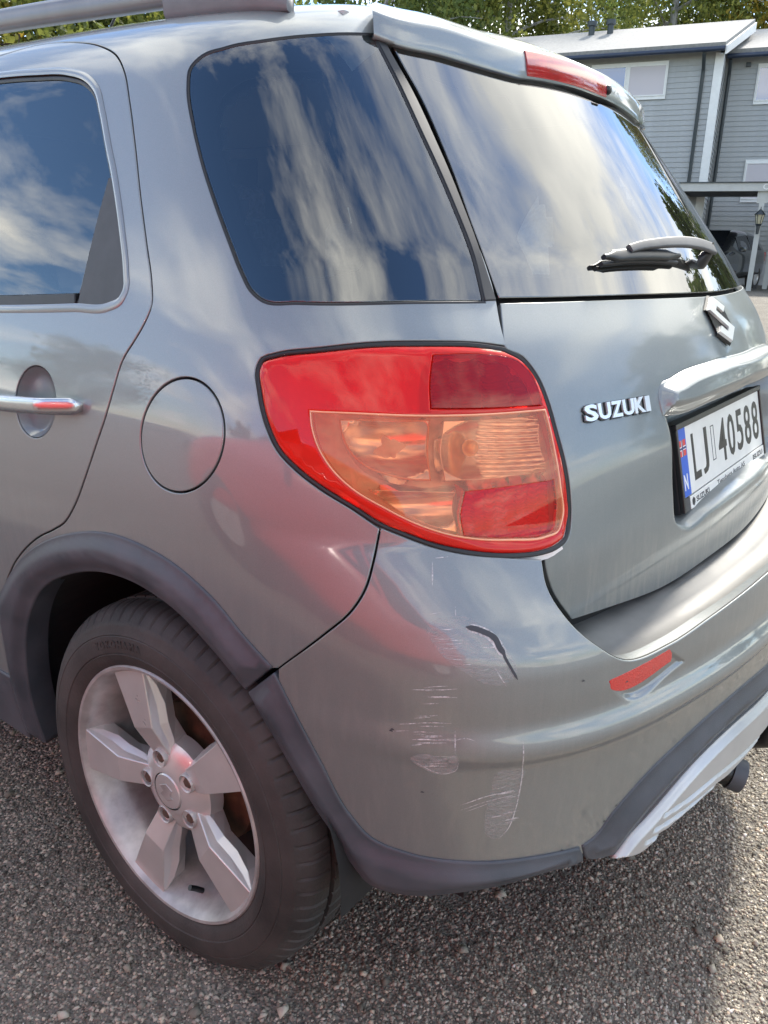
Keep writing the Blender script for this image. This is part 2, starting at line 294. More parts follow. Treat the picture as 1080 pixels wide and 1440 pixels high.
UV = {
 'door': [[-0.97,1.6,1],[-0.583,1.5735,0],[-0.4717,1.5856,0],[-0.3553,1.5713,0],[-0.2705,1.5482,0],[-0.2063,1.5163,0],[-0.174,1.4836,0],[-0.143,1.4307,0],[-0.1095,1.3632,0],[-0.0686,1.2737,0],[-0.0317,1.1953,0],[-0.0044,1.1379,0],[0.0037,1.1106,0],[-0.0081,1.0795,0],[-0.0195,1.0624,0],[-0.0416,1.0313,0],[-0.0543,0.9923,0],[-0.0664,0.9554,0],[-0.0899,0.9051,0],[-0.1176,0.8517,0],[-0.1509,0.7998,0],[-0.1848,0.763,0],[-0.2178,0.7434,0],[-0.264,0.7202,0],[-0.3164,0.6853,0],[-0.3622,0.6465,0],[-0.399,0.6044,0],[-0.4399,0.5416,0],[-0.385,0.55,0],[-0.42,0.36,1],[-0.97,0.36,1]],
 'door_window': [[-0.93,1.505,1],[-0.5407,1.5184,0],[-0.425,1.5109,0],[-0.3275,1.4997,0],[-0.2723,1.4833,0],[-0.2372,1.4599,0],[-0.2081,1.4183,0],[-0.175,1.361,0],[-0.1449,1.311,0],[-0.1285,1.2806,0],[-0.0944,1.2109,0],[-0.0687,1.1508,0],[-0.0627,1.1298,0],[-0.0697,1.1142,0],[-0.0891,1.1062,0],[-0.1754,1.0992,0],[-0.3837,1.0848,0],[-0.93,1.07,1]],
 'door_glass': [[-0.925,1.5,1],[-0.5364,1.5107,0],[-0.422,1.505,0],[-0.3297,1.496,0],[-0.2746,1.4798,0],[-0.2439,1.4581,0],[-0.2174,1.419,0],[-0.184,1.3615,0],[-0.1564,1.309,1],[-0.1666,1.2218,0],[-0.1773,1.1176,1],[-0.3895,1.1037,0],[-0.925,1.08,1]],
 'pillar_cover': [[-0.1445,1.3098,1],[-0.1285,1.2806,0],[-0.0944,1.2109,0],[-0.0687,1.1508,0],[-0.0627,1.1298,0],[-0.0697,1.1142,0],[-0.0891,1.1062,0],[-0.1718,1.0994,1],[-0.1639,1.2124,0],[-0.1556,1.3065,1]],
 'sill_seal': [[-0.925,1.095,1],[-0.3891,1.1026,0],[-0.1788,1.1165,1],[-0.1739,1.1003,1],[-0.384,1.0859,0],[-0.925,1.07,1]],
 'quarter': [[-0.97,1.8,1],[-0.3,1.8,0],[0.29,1.8,1],[0.2964,1.7508,0],[0.3208,1.6762,0],[0.3409,1.6541,0],[0.4224,1.5439,0],[0.4821,1.3983,0],[0.5179,1.2609,0],[0.5427,1.131,0],[0.5416,1.1023,0],[0.5435,1.0755,1],[0.5001,1.0808,0],[0.4346,1.0834,0],[0.3545,1.0814,0],[0.2962,1.074,0],[0.2345,1.0632,0],[0.2182,1.057,0],[0.2127,1.0448,0],[0.2182,1.0188,0],[0.2335,0.9786,0],[0.2513,0.9507,0],[0.2774,0.9292,0],[0.3084,0.91,0],[0.3445,0.8908,0],[0.376,0.8699,1],[0.3694,0.8304,0],[0.3613,0.7967,0],[0.3484,0.7705,0],[0.317,0.7305,0],[0.2563,0.6592,1],[0.2222,0.6469,0],[0.1841,0.6936,0],[0.1287,0.7247,0],[0.0591,0.7484,0],[-0.0379,0.7511,0],[-0.1317,0.7278,0],[-0.2176,0.6936,0],[-0.308,0.6366,0],[-0.3823,0.5663,0],[-0.4027,0.6006,1],[-0.399,0.6044,0],[-0.3622,0.6465,0],[-0.3164,0.6853,0],[-0.264,0.7202,0],[-0.2178,0.7434,0],[-0.1848,0.763,0],[-0.1509,0.7998,0],[-0.1176,0.8517,0],[-0.0899,0.9051,0],[-0.0664,0.9554,0],[-0.0543,0.9923,0],[-0.0416,1.0313,0],[-0.0195,1.0624,0],[-0.0081,1.0795,0],[0.0037,1.1106,0],[-0.0044,1.1379,0],[-0.0317,1.1953,0],[-0.0686,1.2737,0],[-0.1095,1.3632,0],[-0.143,1.4307,0],[-0.174,1.4836,0],[-0.2063,1.5163,0],[-0.2705,1.5482,0],[-0.3553,1.5713,0],[-0.4717,1.5856,0],[-0.583,1.5735,0],[-0.97,1.6,1]],
 'quarter_glass': [[0.3101,1.6531,1],[0.2488,1.6275,0],[0.1612,1.5861,0],[0.0822,1.5517,0],[0.0148,1.5276,0],[-0.0229,1.5073,0],[-0.0354,1.4849,0],[-0.0292,1.4544,0],[-0.0079,1.4068,0],[0.035,1.342,0],[0.0889,1.2676,0],[0.1354,1.2036,0],[0.1676,1.1593,0],[0.186,1.1381,0],[0.2084,1.1253,0],[0.2594,1.1247,0],[0.4305,1.1295,0],[0.5201,1.1301,1],[0.5147,1.1871,0],[0.4908,1.2868,0],[0.4454,1.4181,0],[0.3763,1.5627,0]],
 'quarter_seethru': [[0.285,1.5876,1],[0.2389,1.5416,0],[0.1239,1.4936,0],[0.0625,1.4653,0],[0.0384,1.4323,0],[0.046,1.4018,0],[0.116,1.2902,0],[0.1715,1.2042,0],[0.2054,1.1672,0],[0.2323,1.1651,0],[0.3115,1.1686,0],[0.3351,1.1773,0],[0.3433,1.2002,0],[0.3293,1.2434,0],[0.2757,1.3569,0],[0.2722,1.4525,0]],
 'pillar_trim': [[0.3097,1.6551,1],[0.3762,1.5665,0],[0.4457,1.4216,0],[0.4912,1.2896,0],[0.5151,1.1894,0],[0.5201,1.1301,1],[0.5414,1.131,1],[0.5176,1.2595,0],[0.4804,1.3979,0],[0.4205,1.5432,0],[0.3364,1.6564,1]],
 'fuel': [[0.1732,0.9584,0],[0.1704,0.9767,0],[0.1629,0.993,0],[0.151,1.0065,0],[0.1353,1.0162,0],[0.1168,1.0215,0],[0.0963,1.0219,0],[0.0755,1.0171,0],[0.0557,1.0074,0],[0.0386,0.9934,0],[0.0256,0.9757,0],[0.0173,0.9557,0],[0.0143,0.9347,0],[0.0169,0.9142,0],[0.0252,0.8961,0],[0.0385,0.8817,0],[0.0559,0.872,0],[0.076,0.8679,0],[0.0972,0.8693,0],[0.1179,0.8762,0],[0.1367,0.8876,0],[0.1523,0.9026,0],[0.1639,0.9202,0],[0.171,0.9392,0]],
 'lamp': [[0.5388,1.0752,1],[0.5001,1.0808,0],[0.4346,1.0834,0],[0.3545,1.0814,0],[0.2962,1.074,0],[0.2345,1.0632,0],[0.2182,1.057,0],[0.2127,1.0448,0],[0.2182,1.0188,0],[0.2335,0.9786,0],[0.2513,0.9507,0],[0.2774,0.9292,0],[0.3084,0.91,0],[0.3445,0.8908,0],[0.3759,0.8716,0],[0.3967,0.8629,0],[0.4314,0.849,0],[0.4658,0.8397,0],[0.5217,0.8299,0],[0.5632,0.8271,0],[0.5874,0.8293,0],[0.6064,0.8361,0],[0.6197,0.8597,0],[0.6191,0.8886,0],[0.6137,0.9303,0],[0.6062,0.9695,0],[0.5975,1.0093,0],[0.5877,1.0364,0],[0.5668,1.062,0]],
 'rear_glass': [[0.3596,1.6582,1],[0.4414,1.543,0],[0.4968,1.3864,0],[0.5254,1.2416,0],[0.5476,1.135,1],[0.7911,1.1358,0],[1.2,1.1318,1],[1.2,1.658,1],[0.9715,1.6925,0],[0.8328,1.7032,0],[0.5398,1.6913,0]],
 'tailgate': [[0.5474,1.1294,1],[0.7871,1.1305,0],[1.2,1.1262,1],[1.2,0.703,1],[1.0268,0.7038,0],[0.8435,0.6995,0],[0.693,0.7099,0],[0.6263,0.714,1],[0.587,0.7703,0],[0.5766,0.7998,0],[0.5732,0.8183,1],[0.5959,0.8231,0],[0.6129,0.8318,0],[0.6197,0.8596,0],[0.6191,0.8886,0],[0.6137,0.9303,0],[0.6062,0.9695,0],[0.5975,1.0093,0],[0.5877,1.0364,0],[0.5668,1.062,0],[0.5388,1.0752,0],[0.5415,1.0981,0]],
 'bumper': [[0.3759,0.8716,1],[0.3967,0.8629,0],[0.4314,0.849,0],[0.4658,0.8397,0],[0.5217,0.8299,0],[0.5628,0.8227,1],[0.5615,0.7955,0],[0.5793,0.7556,0],[0.6109,0.7205,0],[0.6483,0.6921,0],[0.7298,0.6871,0],[0.8154,0.6965,0],[0.9996,0.7081,0],[1.2,0.706,1],[1.2,0.46,1],[1.1171,0.4724,0],[0.7993,0.4803,0],[0.7258,0.4622,0],[0.6698,0.4104,0],[0.6224,0.3845,0],[0.5672,0.3929,0],[0.4754,0.4022,0],[0.4133,0.4068,0],[0.3723,0.4158,0],[0.3373,0.4649,0],[0.3105,0.5193,0],[0.2829,0.5712,0],[0.2549,0.6211,0],[0.2553,0.6588,1],[0.317,0.7305,0],[0.3484,0.7705,0],[0.3613,0.7967,0],[0.3694,0.8304,0]],
 'arch_upper': [[-0.47,0.235,1],[-0.462,0.45,0],[-0.4383,0.5599,0],[-0.399,0.6044,0],[-0.334,0.6634,0],[-0.2548,0.7135,0],[-0.1669,0.7504,0],[-0.0708,0.7739,0],[0.0145,0.7752,0],[0.0893,0.7619,0],[0.1554,0.7327,0],[0.2132,0.6875,0],[0.2501,0.66,1],[0.2046,0.6058,1],[0.1487,0.6499,0],[0.0829,0.6885,0],[0.0076,0.706,0],[-0.0799,0.7041,0],[-0.1818,0.6739,0],[-0.2802,0.6173,0],[-0.35,0.53,0],[-0.39,0.43,0],[-0.405,0.33,0],[-0.405,0.235,1]],
 'arch_lower': [[0.252,0.6553,1],[0.2836,0.5967,0],[0.3128,0.5408,0],[0.3506,0.4652,0],[0.3762,0.4369,0],[0.4126,0.4271,0],[0.4742,0.4224,0],[0.5648,0.4153,0],[0.6193,0.4065,1],[0.6285,0.3801,0],[0.5687,0.3795,0],[0.4777,0.3646,0],[0.407,0.3455,0],[0.3731,0.3477,0],[0.3506,0.3743,0],[0.3277,0.4148,0],[0.2993,0.4574,0],[0.2604,0.5247,0],[0.2069,0.6045,1]],
 'bumper_trim': [[0.6205,0.406,1],[0.64,0.4138,0],[0.6642,0.4426,0],[0.7209,0.4837,0],[0.7916,0.5072,0],[1.0893,0.5103,0],[1.2,0.492,1],[1.2,0.432,1],[1.1446,0.4364,0],[0.8116,0.437,0],[0.714,0.3851,0],[0.6825,0.3536,1],[0.631,0.3774,0]],
 'skid': [[0.6747,0.3542,1],[0.706,0.3832,0],[0.7332,0.3961,0],[0.8125,0.4339,0],[1.1464,0.434,0],[1.2,0.43,1],[1.2,0.348,1],[0.9173,0.3518,0],[0.7834,0.3498,0],[0.7168,0.3378,0]],
 'reflector': [[0.6257,0.6726,1],[0.7261,0.6822,1],[0.7328,0.6734,0],[0.7327,0.6582,1],[0.6383,0.6491,0],[0.629,0.6547,0]],
 'refl_tray': [[0.6218,0.6708,1],[0.7293,0.6789,1],[0.7687,0.6459,1],[0.6514,0.6345,0]],
 'spoiler': [[0.3163,1.6976,1],[0.3316,1.6389,1],[0.353,1.6407,0],[0.5271,1.6734,0],[0.7954,1.6897,0],[0.9521,1.683,0],[1.2,1.674,1],[1.2,1.93,1],[0.75,1.91,0],[0.45,1.87,0],[0.312,1.8,1]],
 'brake_light': [[1.007,1.7504,1],[1.119,1.729,0],[1.2595,1.7051,1],[1.1756,1.6388,1],[1.0477,1.6616,0],[0.956,1.6942,1]],
 'recess': [[0.845,0.9942,1],[0.857,0.9484,0],[0.8597,0.8525,0],[0.8686,0.8011,0],[0.9067,0.7808,0],[0.9992,0.7891,0],[1.2,0.795,1],[1.2,1.02,1],[1.0446,1.0276,0],[0.8959,1.0152,0]],
 'garnish': [[0.8445,0.9983,0],[0.8493,1.0049,0],[0.897,1.0172,0],[1.0462,1.0296,0],[1.2,1.03,1],[1.2,0.972,1],[1.0122,0.9662,0],[0.8837,0.9606,0],[0.8435,0.9631,1]],
 'lamp_amber': [[0.2917,1.0001,1],[0.3404,1.001,0],[0.4313,0.999,0],[0.5034,0.9978,0],[0.5871,0.9972,1],[0.5909,0.9789,0],[0.5951,0.9441,0],[0.5997,0.9042,0],[0.6023,0.8631,0],[0.5952,0.8478,0],[0.5738,0.8434,0],[0.525,0.847,0],[0.4855,0.8528,0],[0.4486,0.8626,0],[0.4136,0.8769,0],[0.3792,0.8953,0],[0.3442,0.9156,0],[0.3182,0.9392,0],[0.302,0.9635,0],[0.2934,0.9885,0]],
 'lamp_dark': [[0.4354,1.0666,1],[0.4758,1.0673,0],[0.5215,1.0646,0],[0.555,1.0567,0],[0.5745,1.0389,0],[0.584,1.0036,1],[0.5128,1.005,0],[0.4307,1.0076,1],[0.4303,1.0353,0]],
 'lamp_inset': [[0.3242,0.9944,1],[0.3766,0.9975,0],[0.4313,0.9962,1],[0.4289,0.9571,0],[0.4315,0.9277,1],[0.4025,0.9296,0],[0.3782,0.935,0],[0.3572,0.9428,0],[0.3408,0.9556,0],[0.3291,0.9748,0]],
 'lamp_clear': [[0.4483,0.995,1],[0.5031,0.9942,0],[0.5838,0.9933,1],[0.5862,0.9603,0],[0.5879,0.9237,1],[0.5062,0.9242,0],[0.4484,0.9252,1],[0.4446,0.9566,0]],
 'lamp_lowred': [[0.4686,0.9118,1],[0.5268,0.9126,0],[0.5891,0.9125,1],[0.5919,0.873,0],[0.5856,0.8501,0],[0.5722,0.8461,0],[0.5254,0.8497,0],[0.4668,0.8588,1],[0.4629,0.8859,0]],
 'lamp_lowleft': [[0.3599,0.9148,1],[0.4027,0.9143,0],[0.463,0.9114,1],[0.4611,0.8861,0],[0.4642,0.861,1],[0.4309,0.8719,0],[0.3963,0.889,0]],
 'handle_cup': [[-0.1974,0.9541,0],[-0.2016,0.9703,0],[-0.2111,0.9842,0],[-0.2247,0.9947,0],[-0.2412,1.0006,0],[-0.2587,1.0015,0],[-0.2757,0.9971,0],[-0.2905,0.9877,0],[-0.3017,0.9741,0],[-0.3086,0.9576,0],[-0.3107,0.9397,0],[-0.3075,0.9224,0],[-0.299,0.9074,0],[-0.286,0.8965,0],[-0.2698,0.8908,0],[-0.2518,0.8908,0],[-0.2341,0.8962,0],[-0.2184,0.9066,0],[-0.2063,0.9207,0],[-0.199,0.937,0]],
 'handle_path': [[-0.5012,0.9192,0],[-0.3587,0.9336,0],[-0.2936,0.9396,0],[-0.2321,0.9442,0],[-0.174,0.9495,0],[-0.1246,0.956,0]],
 'badge': [[0.6538,0.9745,0],[0.8075,0.9749,0],[0.8135,0.997,0],[0.6578,0.9974,0]],
 'emblem': [[1.1375,1.0857,0]],
 'wiperpivot': [[1.1898,1.1876,0]],
 'wiper_base': [[1.0888,1.1651,0],[1.2,1.1956,0]],
 'wiper_arm': [[1.2081,1.2014,0],[1.1532,1.21,0],[1.0772,1.215,0],[0.9965,1.2146,0],[0.936,1.2119,0],[0.9014,1.2081,0]],
 'wiper_blade': [[0.8102,1.1957,0],[0.8847,1.1996,0],[0.9697,1.1999,0],[1.0676,1.1958,0]],
 'gouge': [[0.4636,0.762,0],[0.4728,0.7609,0],[0.4828,0.7566,0],[0.4918,0.7482,0],[0.4971,0.7385,0],[0.5016,0.7287,0]],
 'gouge2': [[0.4977,0.7369,0],[0.5029,0.7238,0],[0.5084,0.7115,0],[0.5143,0.6987,0]],
 'scuff_a': [[0.4128,0.5839,0],[0.4286,0.5952,0],[0.4427,0.5914,0],[0.4576,0.5979,0],[0.4601,0.5893,0],[0.4588,0.5722,0],[0.4458,0.5636,0],[0.43,0.5677,0]],
 'scuff_b': [[0.5013,0.5695,0],[0.5275,0.5713,0],[0.5283,0.5356,0],[0.5259,0.5011,0],[0.5191,0.4689,0],[0.5082,0.4562,0],[0.4992,0.4622,0],[0.4938,0.4941,0],[0.4969,0.5348,0]],
 'scuff_c': [[0.4248,0.7629,0],[0.4605,0.7742,0],[0.4954,0.7464,0],[0.512,0.7043,0],[0.4944,0.6914,0],[0.4662,0.7067,0],[0.4387,0.7312,0]],
 'scuff_d': [[0.4155,0.6876,0],[0.4542,0.6953,0],[0.4592,0.6276,0],[0.4562,0.5978,0],[0.4286,0.5952,0],[0.4134,0.5866,0],[0.4079,0.6348,0]],
 'chip': [[0.3924,0.618,0],[0.3938,0.6204,0],[0.5896,0.6808,0],[0.653,0.6587,0],[0.67,0.4508,0],[0.5935,0.4098,0],[0.653,0.4322,0],[0.4271,0.5311,0]],
 'sill_trim': [[-0.97,0.375,1],[-0.462,0.375,1],[-0.468,0.22,1],[-0.97,0.22,1]],
 'groove_a': [[0.7566,0.393,0],[0.821,0.388,0],[0.8904,0.3878,0],[0.9855,0.3761,0],[1.1232,0.3596,0]],
 'groove_b': [[0.7394,0.3755,0],[0.7809,0.3716,0],[0.8266,0.3682,0],[0.8981,0.3649,0],[0.9798,0.3497,0]],
 'groove_c': [[0.7249,0.3618,0],[0.789,0.353,0],[0.8479,0.3523,0],[0.9036,0.3486,0]],
 'scratches': [[[0.5233,0.6154],[0.524,0.5963],[0.5282,0.5592],[0.528,0.5298],[0.5259,0.5011],[0.5191,0.4689],[0.5106,0.4558]],[[0.4676,0.5075],[0.4905,0.5202],[0.528,0.5298]],[[0.4664,0.5157],[0.4971,0.5313],[0.5245,0.534]],[[0.4729,0.5053],[0.498,0.5196]],[[0.4558,0.6175],[0.4662,0.6208],[0.4752,0.6176]],[[0.4556,0.6302],[0.4561,0.5998]],[[0.4129,0.5827],[0.4298,0.5712],[0.4444,0.5645],[0.4582,0.571],[0.4603,0.5869]],[[0.4537,0.7842],[0.4539,0.7713]],[[0.391,0.6176],[0.4103,0.6235]],[[0.3994,0.6297],[0.4345,0.639],[0.4518,0.64]],[[0.5933,0.5833],[0.6195,0.5818]],[[0.5028,0.7221],[0.5099,0.7045]],[[0.4905,0.7164],[0.5029,0.6916]],[[0.4961,0.4939],[0.5167,0.497]],[[0.5009,0.4814],[0.5124,0.4822]],[[0.4277,0.7756],[0.4427,0.779]],[[0.4317,0.8322],[0.431,0.8057]],[[0.4349,0.8359],[0.4489,0.8367]],[[0.4219,0.6642],[0.4305,0.6661],[0.439,0.6675]],[[0.4111,0.6822],[0.424,0.6845],[0.4368,0.686]],[[0.4234,0.5727],[0.4366,0.576],[0.4497,0.5788]],[[0.4234,0.6747],[0.4365,0.677],[0.4495,0.6789]],[[0.414,0.6121],[0.4264,0.6151],[0.4387,0.6164]],[[0.4273,0.6891],[0.4367,0.6909],[0.4461,0.6925]],[[0.4308,0.6109],[0.4397,0.6129],[0.4485,0.6135]],[[0.431,0.5834],[0.4371,0.5844],[0.4432,0.5855]],[[0.4226,0.5768],[0.4337,0.5795],[0.4448,0.5822]],[[0.4188,0.6459],[0.4294,0.6482],[0.44,0.6507]],[[0.4309,0.6144],[0.4441,0.6171],[0.4573,0.6181]],[[0.4277,0.674],[0.4417,0.6767],[0.4557,0.6775]],[[0.417,0.6081],[0.43,0.6111],[0.443,0.6125]],[[0.4272,0.6853],[0.4414,0.6868],[0.4555,0.6893]],[[0.415,0.6421],[0.4229,0.6444],[0.4309,0.6463]],[[0.4226,0.6868],[0.4281,0.6882],[0.4336,0.6883]],[[0.4326,0.5915],[0.4424,0.5946],[0.4523,0.5947]],[[0.4224,0.683],[0.4278,0.6837],[0.4332,0.6847]],[[0.4157,0.6192],[0.4213,0.6211],[0.427,0.6211]],[[0.4316,0.5801],[0.4403,0.5823],[0.4489,0.584]],[[0.4244,0.6173],[0.4348,0.6194],[0.4452,0.6216]],[[0.4208,0.6317],[0.4328,0.6337],[0.4447,0.6351]],[[0.4243,0.5754],[0.4348,0.5773],[0.4451,0.5801]],[[0.4129,0.6219],[0.424,0.6245],[0.435,0.6251]],[[0.4218,0.6186],[0.4334,0.6206],[0.445,0.6228]],[[0.4133,0.6044],[0.4191,0.6063],[0.4249,0.6084]],[[0.4405,0.7382],[0.4484,0.7382],[0.4564,0.7394]],[[0.4476,0.7478],[0.4539,0.7476],[0.4602,0.7477]],[[0.4436,0.7435],[0.4529,0.7434],[0.4624,0.7454]],[[0.4601,0.7206],[0.4659,0.7202],[0.4717,0.7216]],[[0.4756,0.7522],[0.4806,0.7516],[0.4858,0.7519]],[[0.4691,0.761],[0.4752,0.7603],[0.4815,0.7609]],[[0.477,0.7396],[0.4872,0.7387],[0.4978,0.7394]],[[0.4457,0.7257],[0.4558,0.7258],[0.466,0.7265]],[[0.439,0.7598],[0.4465,0.7596],[0.4542,0.761]],[[0.4748,0.7136],[0.4797,0.713],[0.4846,0.714]],[[0.4749,0.7268],[0.4847,0.726],[0.4946,0.7263]],[[0.4329,0.7485],[0.4425,0.7486],[0.452,0.75]],[[0.4464,0.7411],[0.4531,0.7409],[0.4597,0.7416]],[[0.4834,0.7569],[0.4871,0.7563],[0.4907,0.7551]],[[0.5172,0.4883],[0.5239,0.4888],[0.5306,0.4902]],[[0.5166,0.4829],[0.5219,0.4837],[0.5272,0.4856]],[[0.5137,0.4993],[0.5218,0.4996],[0.5299,0.5008]],[[0.5029,0.5182],[0.5087,0.5192],[0.5145,0.5212]],[[0.4975,0.5408],[0.5047,0.5417],[0.5119,0.5436]],[[0.5104,0.5347],[0.5144,0.5358],[0.5183,0.538]],[[0.5122,0.4873],[0.522,0.4873],[0.5319,0.4881]],[[0.5158,0.4873],[0.5234,0.4876],[0.531,0.4889]],[[0.5073,0.556],[0.5121,0.5571],[0.5167,0.5592]],[[0.5079,0.5341],[0.5149,0.5347],[0.5219,0.5363]],[[0.5134,0.5247],[0.521,0.525],[0.5287,0.5263]],[[0.5013,0.5318],[0.5103,0.5323],[0.5193,0.5337]]],
}
# ------------------------------------------------------------ panels cut from the body surface
def smooth_path(pts, h, closed=True):
    """points (u, v, corner) -> resampled curve, smooth between corners"""
    n = len(pts); P = np.array([p[:2] for p in pts], float); C = [p[2] for p in pts]; out = []
    rngi = range(n) if closed else range(n - 1)
    for i in rngi:
        a, b = P[i], P[(i + 1) % n]
        pa = a - (b - a) if (C[i] or (not closed and i == 0)) else P[i - 1]
        pb = b + (b - a) if (C[(i + 1) % n] or (not closed and i == n - 2)) else P[(i + 2) % n]
        d = np.linalg.norm(b - a); k = max(1, int(math.ceil(d / h)))
        da = max(np.linalg.norm(a - pa), 1e-6); db = max(np.linalg.norm(pb - b), 1e-6); dm = max(d, 1e-6)
        m1 = ((b - a) / dm * da + (a - pa) / da * dm) / (da + dm) * dm
        m2 = ((pb - b) / db * dm + (b - a) / dm * db) / (db + dm) * dm
        for j in range(k):
            t = j / k; t2 = t * t; t3 = t2 * t
            out.append((2 * t3 - 3 * t2 + 1) * a + (t3 - 2 * t2 + t) * m1 + (-2 * t3 + 3 * t2) * b + (t3 - t2) * m2)
    if not closed: out.append(P[-1])
    return np.array(out)
def area(P): x, y = P[:, 0], P[:, 1]; return .5 * np.sum(x * np.roll(y, -1) - np.roll(x, -1) * y)
def full_outline(key, h, sym=False):
    pts = [tuple(p) for p in (UV[key] if isinstance(key, str) else key)]
    if sym:
        n = len(pts)
        i = next(k for k in range(n) if abs(pts[k][0] - UC) < 1e-3 and abs(pts[(k + 1) % n][0] - UC) < 1e-3)
        q = pts[i + 1:] + pts[:i + 1]                       # from one centre point round to the other
        A = smooth_path(q, h, closed=False)
        B = A[::-1].copy(); B[:, 0] = 2 * UC - B[:, 0]
        P = np.concatenate([A[:-1], B[:-1]])
    else: P = smooth_path(pts, h)
    if area(P) < 0: P = P[::-1]
    d = np.linalg.norm(P - np.roll(P, 1, 0), axis=1); return P[d > 1e-5]
def inset(P, d):
    t1 = P - np.roll(P, 1, 0); t2 = np.roll(P, -1, 0) - P
    t1 /= np.linalg.norm(t1, axis=1)[:, None]; t2 /= np.linalg.norm(t2, axis=1)[:, None]
    n1 = np.stack([-t1[:, 1], t1[:, 0]], 1); n2 = np.stack([-t2[:, 1], t2[:, 0]], 1)
    b = n1 + n2; b /= np.maximum(np.linalg.norm(b, axis=1), 1e-6)[:, None]
    c = np.clip(np.sum(b * n1, 1), .45, 1)
    return P + b * (d / c)[:, None]
def inside(Q, P):
    r = np.zeros(len(Q), bool); x, y = Q[:, 0], Q[:, 1]
    a = P; b = np.roll(P, -1, 0)
    for (x1, y1), (x2, y2) in zip(a, b):
        if y1 == y2: continue
        k = ((y1 > y) != (y2 > y)); r ^= k & (x < (x2 - x1) * (y - y1) / (y2 - y1) + x1)
    return r
def pdist(Q, P):
    """distance of points to polygon outline"""
    a = P; b = np.roll(P, -1, 0); out = np.full(len(Q), 9.0)
    for p, q in zip(a, b):
        e = q - p; t = np.clip(((Q - p) @ e) / max(e @ e, 1e-12), 0, 1)
        out = np.minimum(out, np.linalg.norm(Q - p - t[:, None] * e, axis=1))
    return out
def sdist(Q, P): d = pdist(Q, P); return np.where(inside(Q, P), d, -d)
def sstep(x, a, b): t = np.clip((x - a) / (b - a), 0, 1); return t * t * (3 - 2 * t)
def pos(uv, bump, off, dfn):
    o = off + (dfn(uv) if dfn is not None else 0.0)
    P, n = S(uv, bump)
    return P + n * (o[..., None] if not np.isscalar(o) else o)
def pos_n(uv, bump, off, dfn, e=.0012):
    P = pos(uv, bump, off, dfn)
    a = pos(uv + (e, 0), bump, off, dfn) - P; b = pos(uv + (0, e), bump, off, dfn) - P
    n = np.cross(a, b); n /= np.maximum(np.linalg.norm(n, axis=1), 1e-12)[:, None]
    return P, n
def panel(name, key, m, parent, bump=False, off=0.0, gap=.0014, roll=.0014, flange=.014, holes=(), dfn=None, h=.012, hb=.009, sym=False, mirror=False, hgap=.0014, extra=()):
    outer = full_outline(key, hb, sym)
    loops = [(inset(outer, gap), inset(outer, gap + roll))]
    for k in holes:
        q = full_outline(k, hb)
        loops.append((inset(q, -hgap)[::-1], inset(q, -hgap - roll)[::-1]))
    B = np.concatenate([l[1] for l in loops]); edges = []; s = 0
    for l in loops:
        n = len(l[1]); edges += [(s + i, s + (i + 1) % n) for i in range(n)]; s += n
    lo, hi = B.min(0), B.max(0)
    gx, gy = np.meshgrid(np.arange(lo[0] + h * .37, hi[0], h), np.arange(lo[1] + h * .41, hi[1], h * .87)); gx[1::2] += h / 2
    G = np.stack([gx.ravel(), gy.ravel()], 1)
    def isin(Q):
        r = inside(Q, loops[0][1])
        for l in loops[1:]: r &= ~inside(Q, l[1])
        return r
    G = G[isin(G)]
    keep = np.ones(len(G), bool)
    for i in range(0, len(B), 64): keep &= (np.linalg.norm(G[:, None] - B[None, i:i + 64], axis=2).min(1) > h * .55)
    G = G[keep]
    if len(extra):
        E = np.concatenate(extra); E = E[isin(E)]
        kb = np.ones(len(E), bool)
        for i in range(0, len(B), 64): kb &= (np.linalg.norm(E[:, None] - B[None, i:i + 64], axis=2).min(1) > .0012)
        E = E[kb]; kg = np.ones(len(G), bool)
        for i in range(0, len(E), 64): kg &= (np.linalg.norm(G[:, None] - E[None, i:i + 64], axis=2).min(1) > h * .5)
        G = np.concatenate([E, G[kg]])
    A = np.concatenate([B, G])
    vo, eo, fo, ov, _, _ = geometry.delaunay_2d_cdt([Vector(p) for p in A], edges, [], 0, 1e-7)
    Q = np.array([(v.x, v.y) for v in vo]); tri = np.array([f for f in fo], int)
    tri = tri[isin(Q[tri].mean(1))]
    ar = np.cross(Q[tri[:, 1]] - Q[tri[:, 0]], Q[tri[:, 2]] - Q[tri[:, 0]]); tri[ar < 0] = tri[ar < 0][:, ::-1]
    new = np.arange(len(A)); 
    for i, l in enumerate(ov):
        for k in l: new[k] = i
    P, Nn = pos_n(Q, bump, off, dfn)
    V = [P]; NN = [Nn]; Fc = [tuple(t) for t in tri]; base = len(Q); s = 0
    for ring0, ring1 in loops:
        n = len(ring0); idx = [new[s + i] for i in range(n)]; s += n
        p0, n0 = pos_n(ring0, bump, off - roll, dfn)
        t3 = np.roll(p0, -1, 0) - np.roll(p0, 1, 0); sd = np.cross(t3, n0); sd /= np.maximum(np.linalg.norm(sd, axis=1), 1e-9)[:, None]
        nb = n0 * .45 + sd * .9; nb /= np.linalg.norm(nb, axis=1)[:, None]
        V += [p0, p0 + 0, p0 - n0 * flange]; NN += [nb, sd, sd]
        for i in range(n):
            j = (i + 1) % n
            Fc.append((idx[i], base + i, base + j, idx[j])); Fc.append((base + n + i, base + 2 * n + i, base + 2 * n + j, base + n + j))
        base += 3 * n
    V = np.concatenate(V); NN = np.concatenate(NN)
    o = mesh(name, V, Fc, m, parent, True, NN)
    if mirror:
        V2 = V.copy(); V2[:, 0] = 2 * CX - V2[:, 0]; N2 = NN.copy(); N2[:, 0] *= -1
        par = parent if mirror is True else mirror
        o2 = mesh(name, V2, [f[::-1] for f in Fc], m, par, True, N2)
        return o, o2
    return o
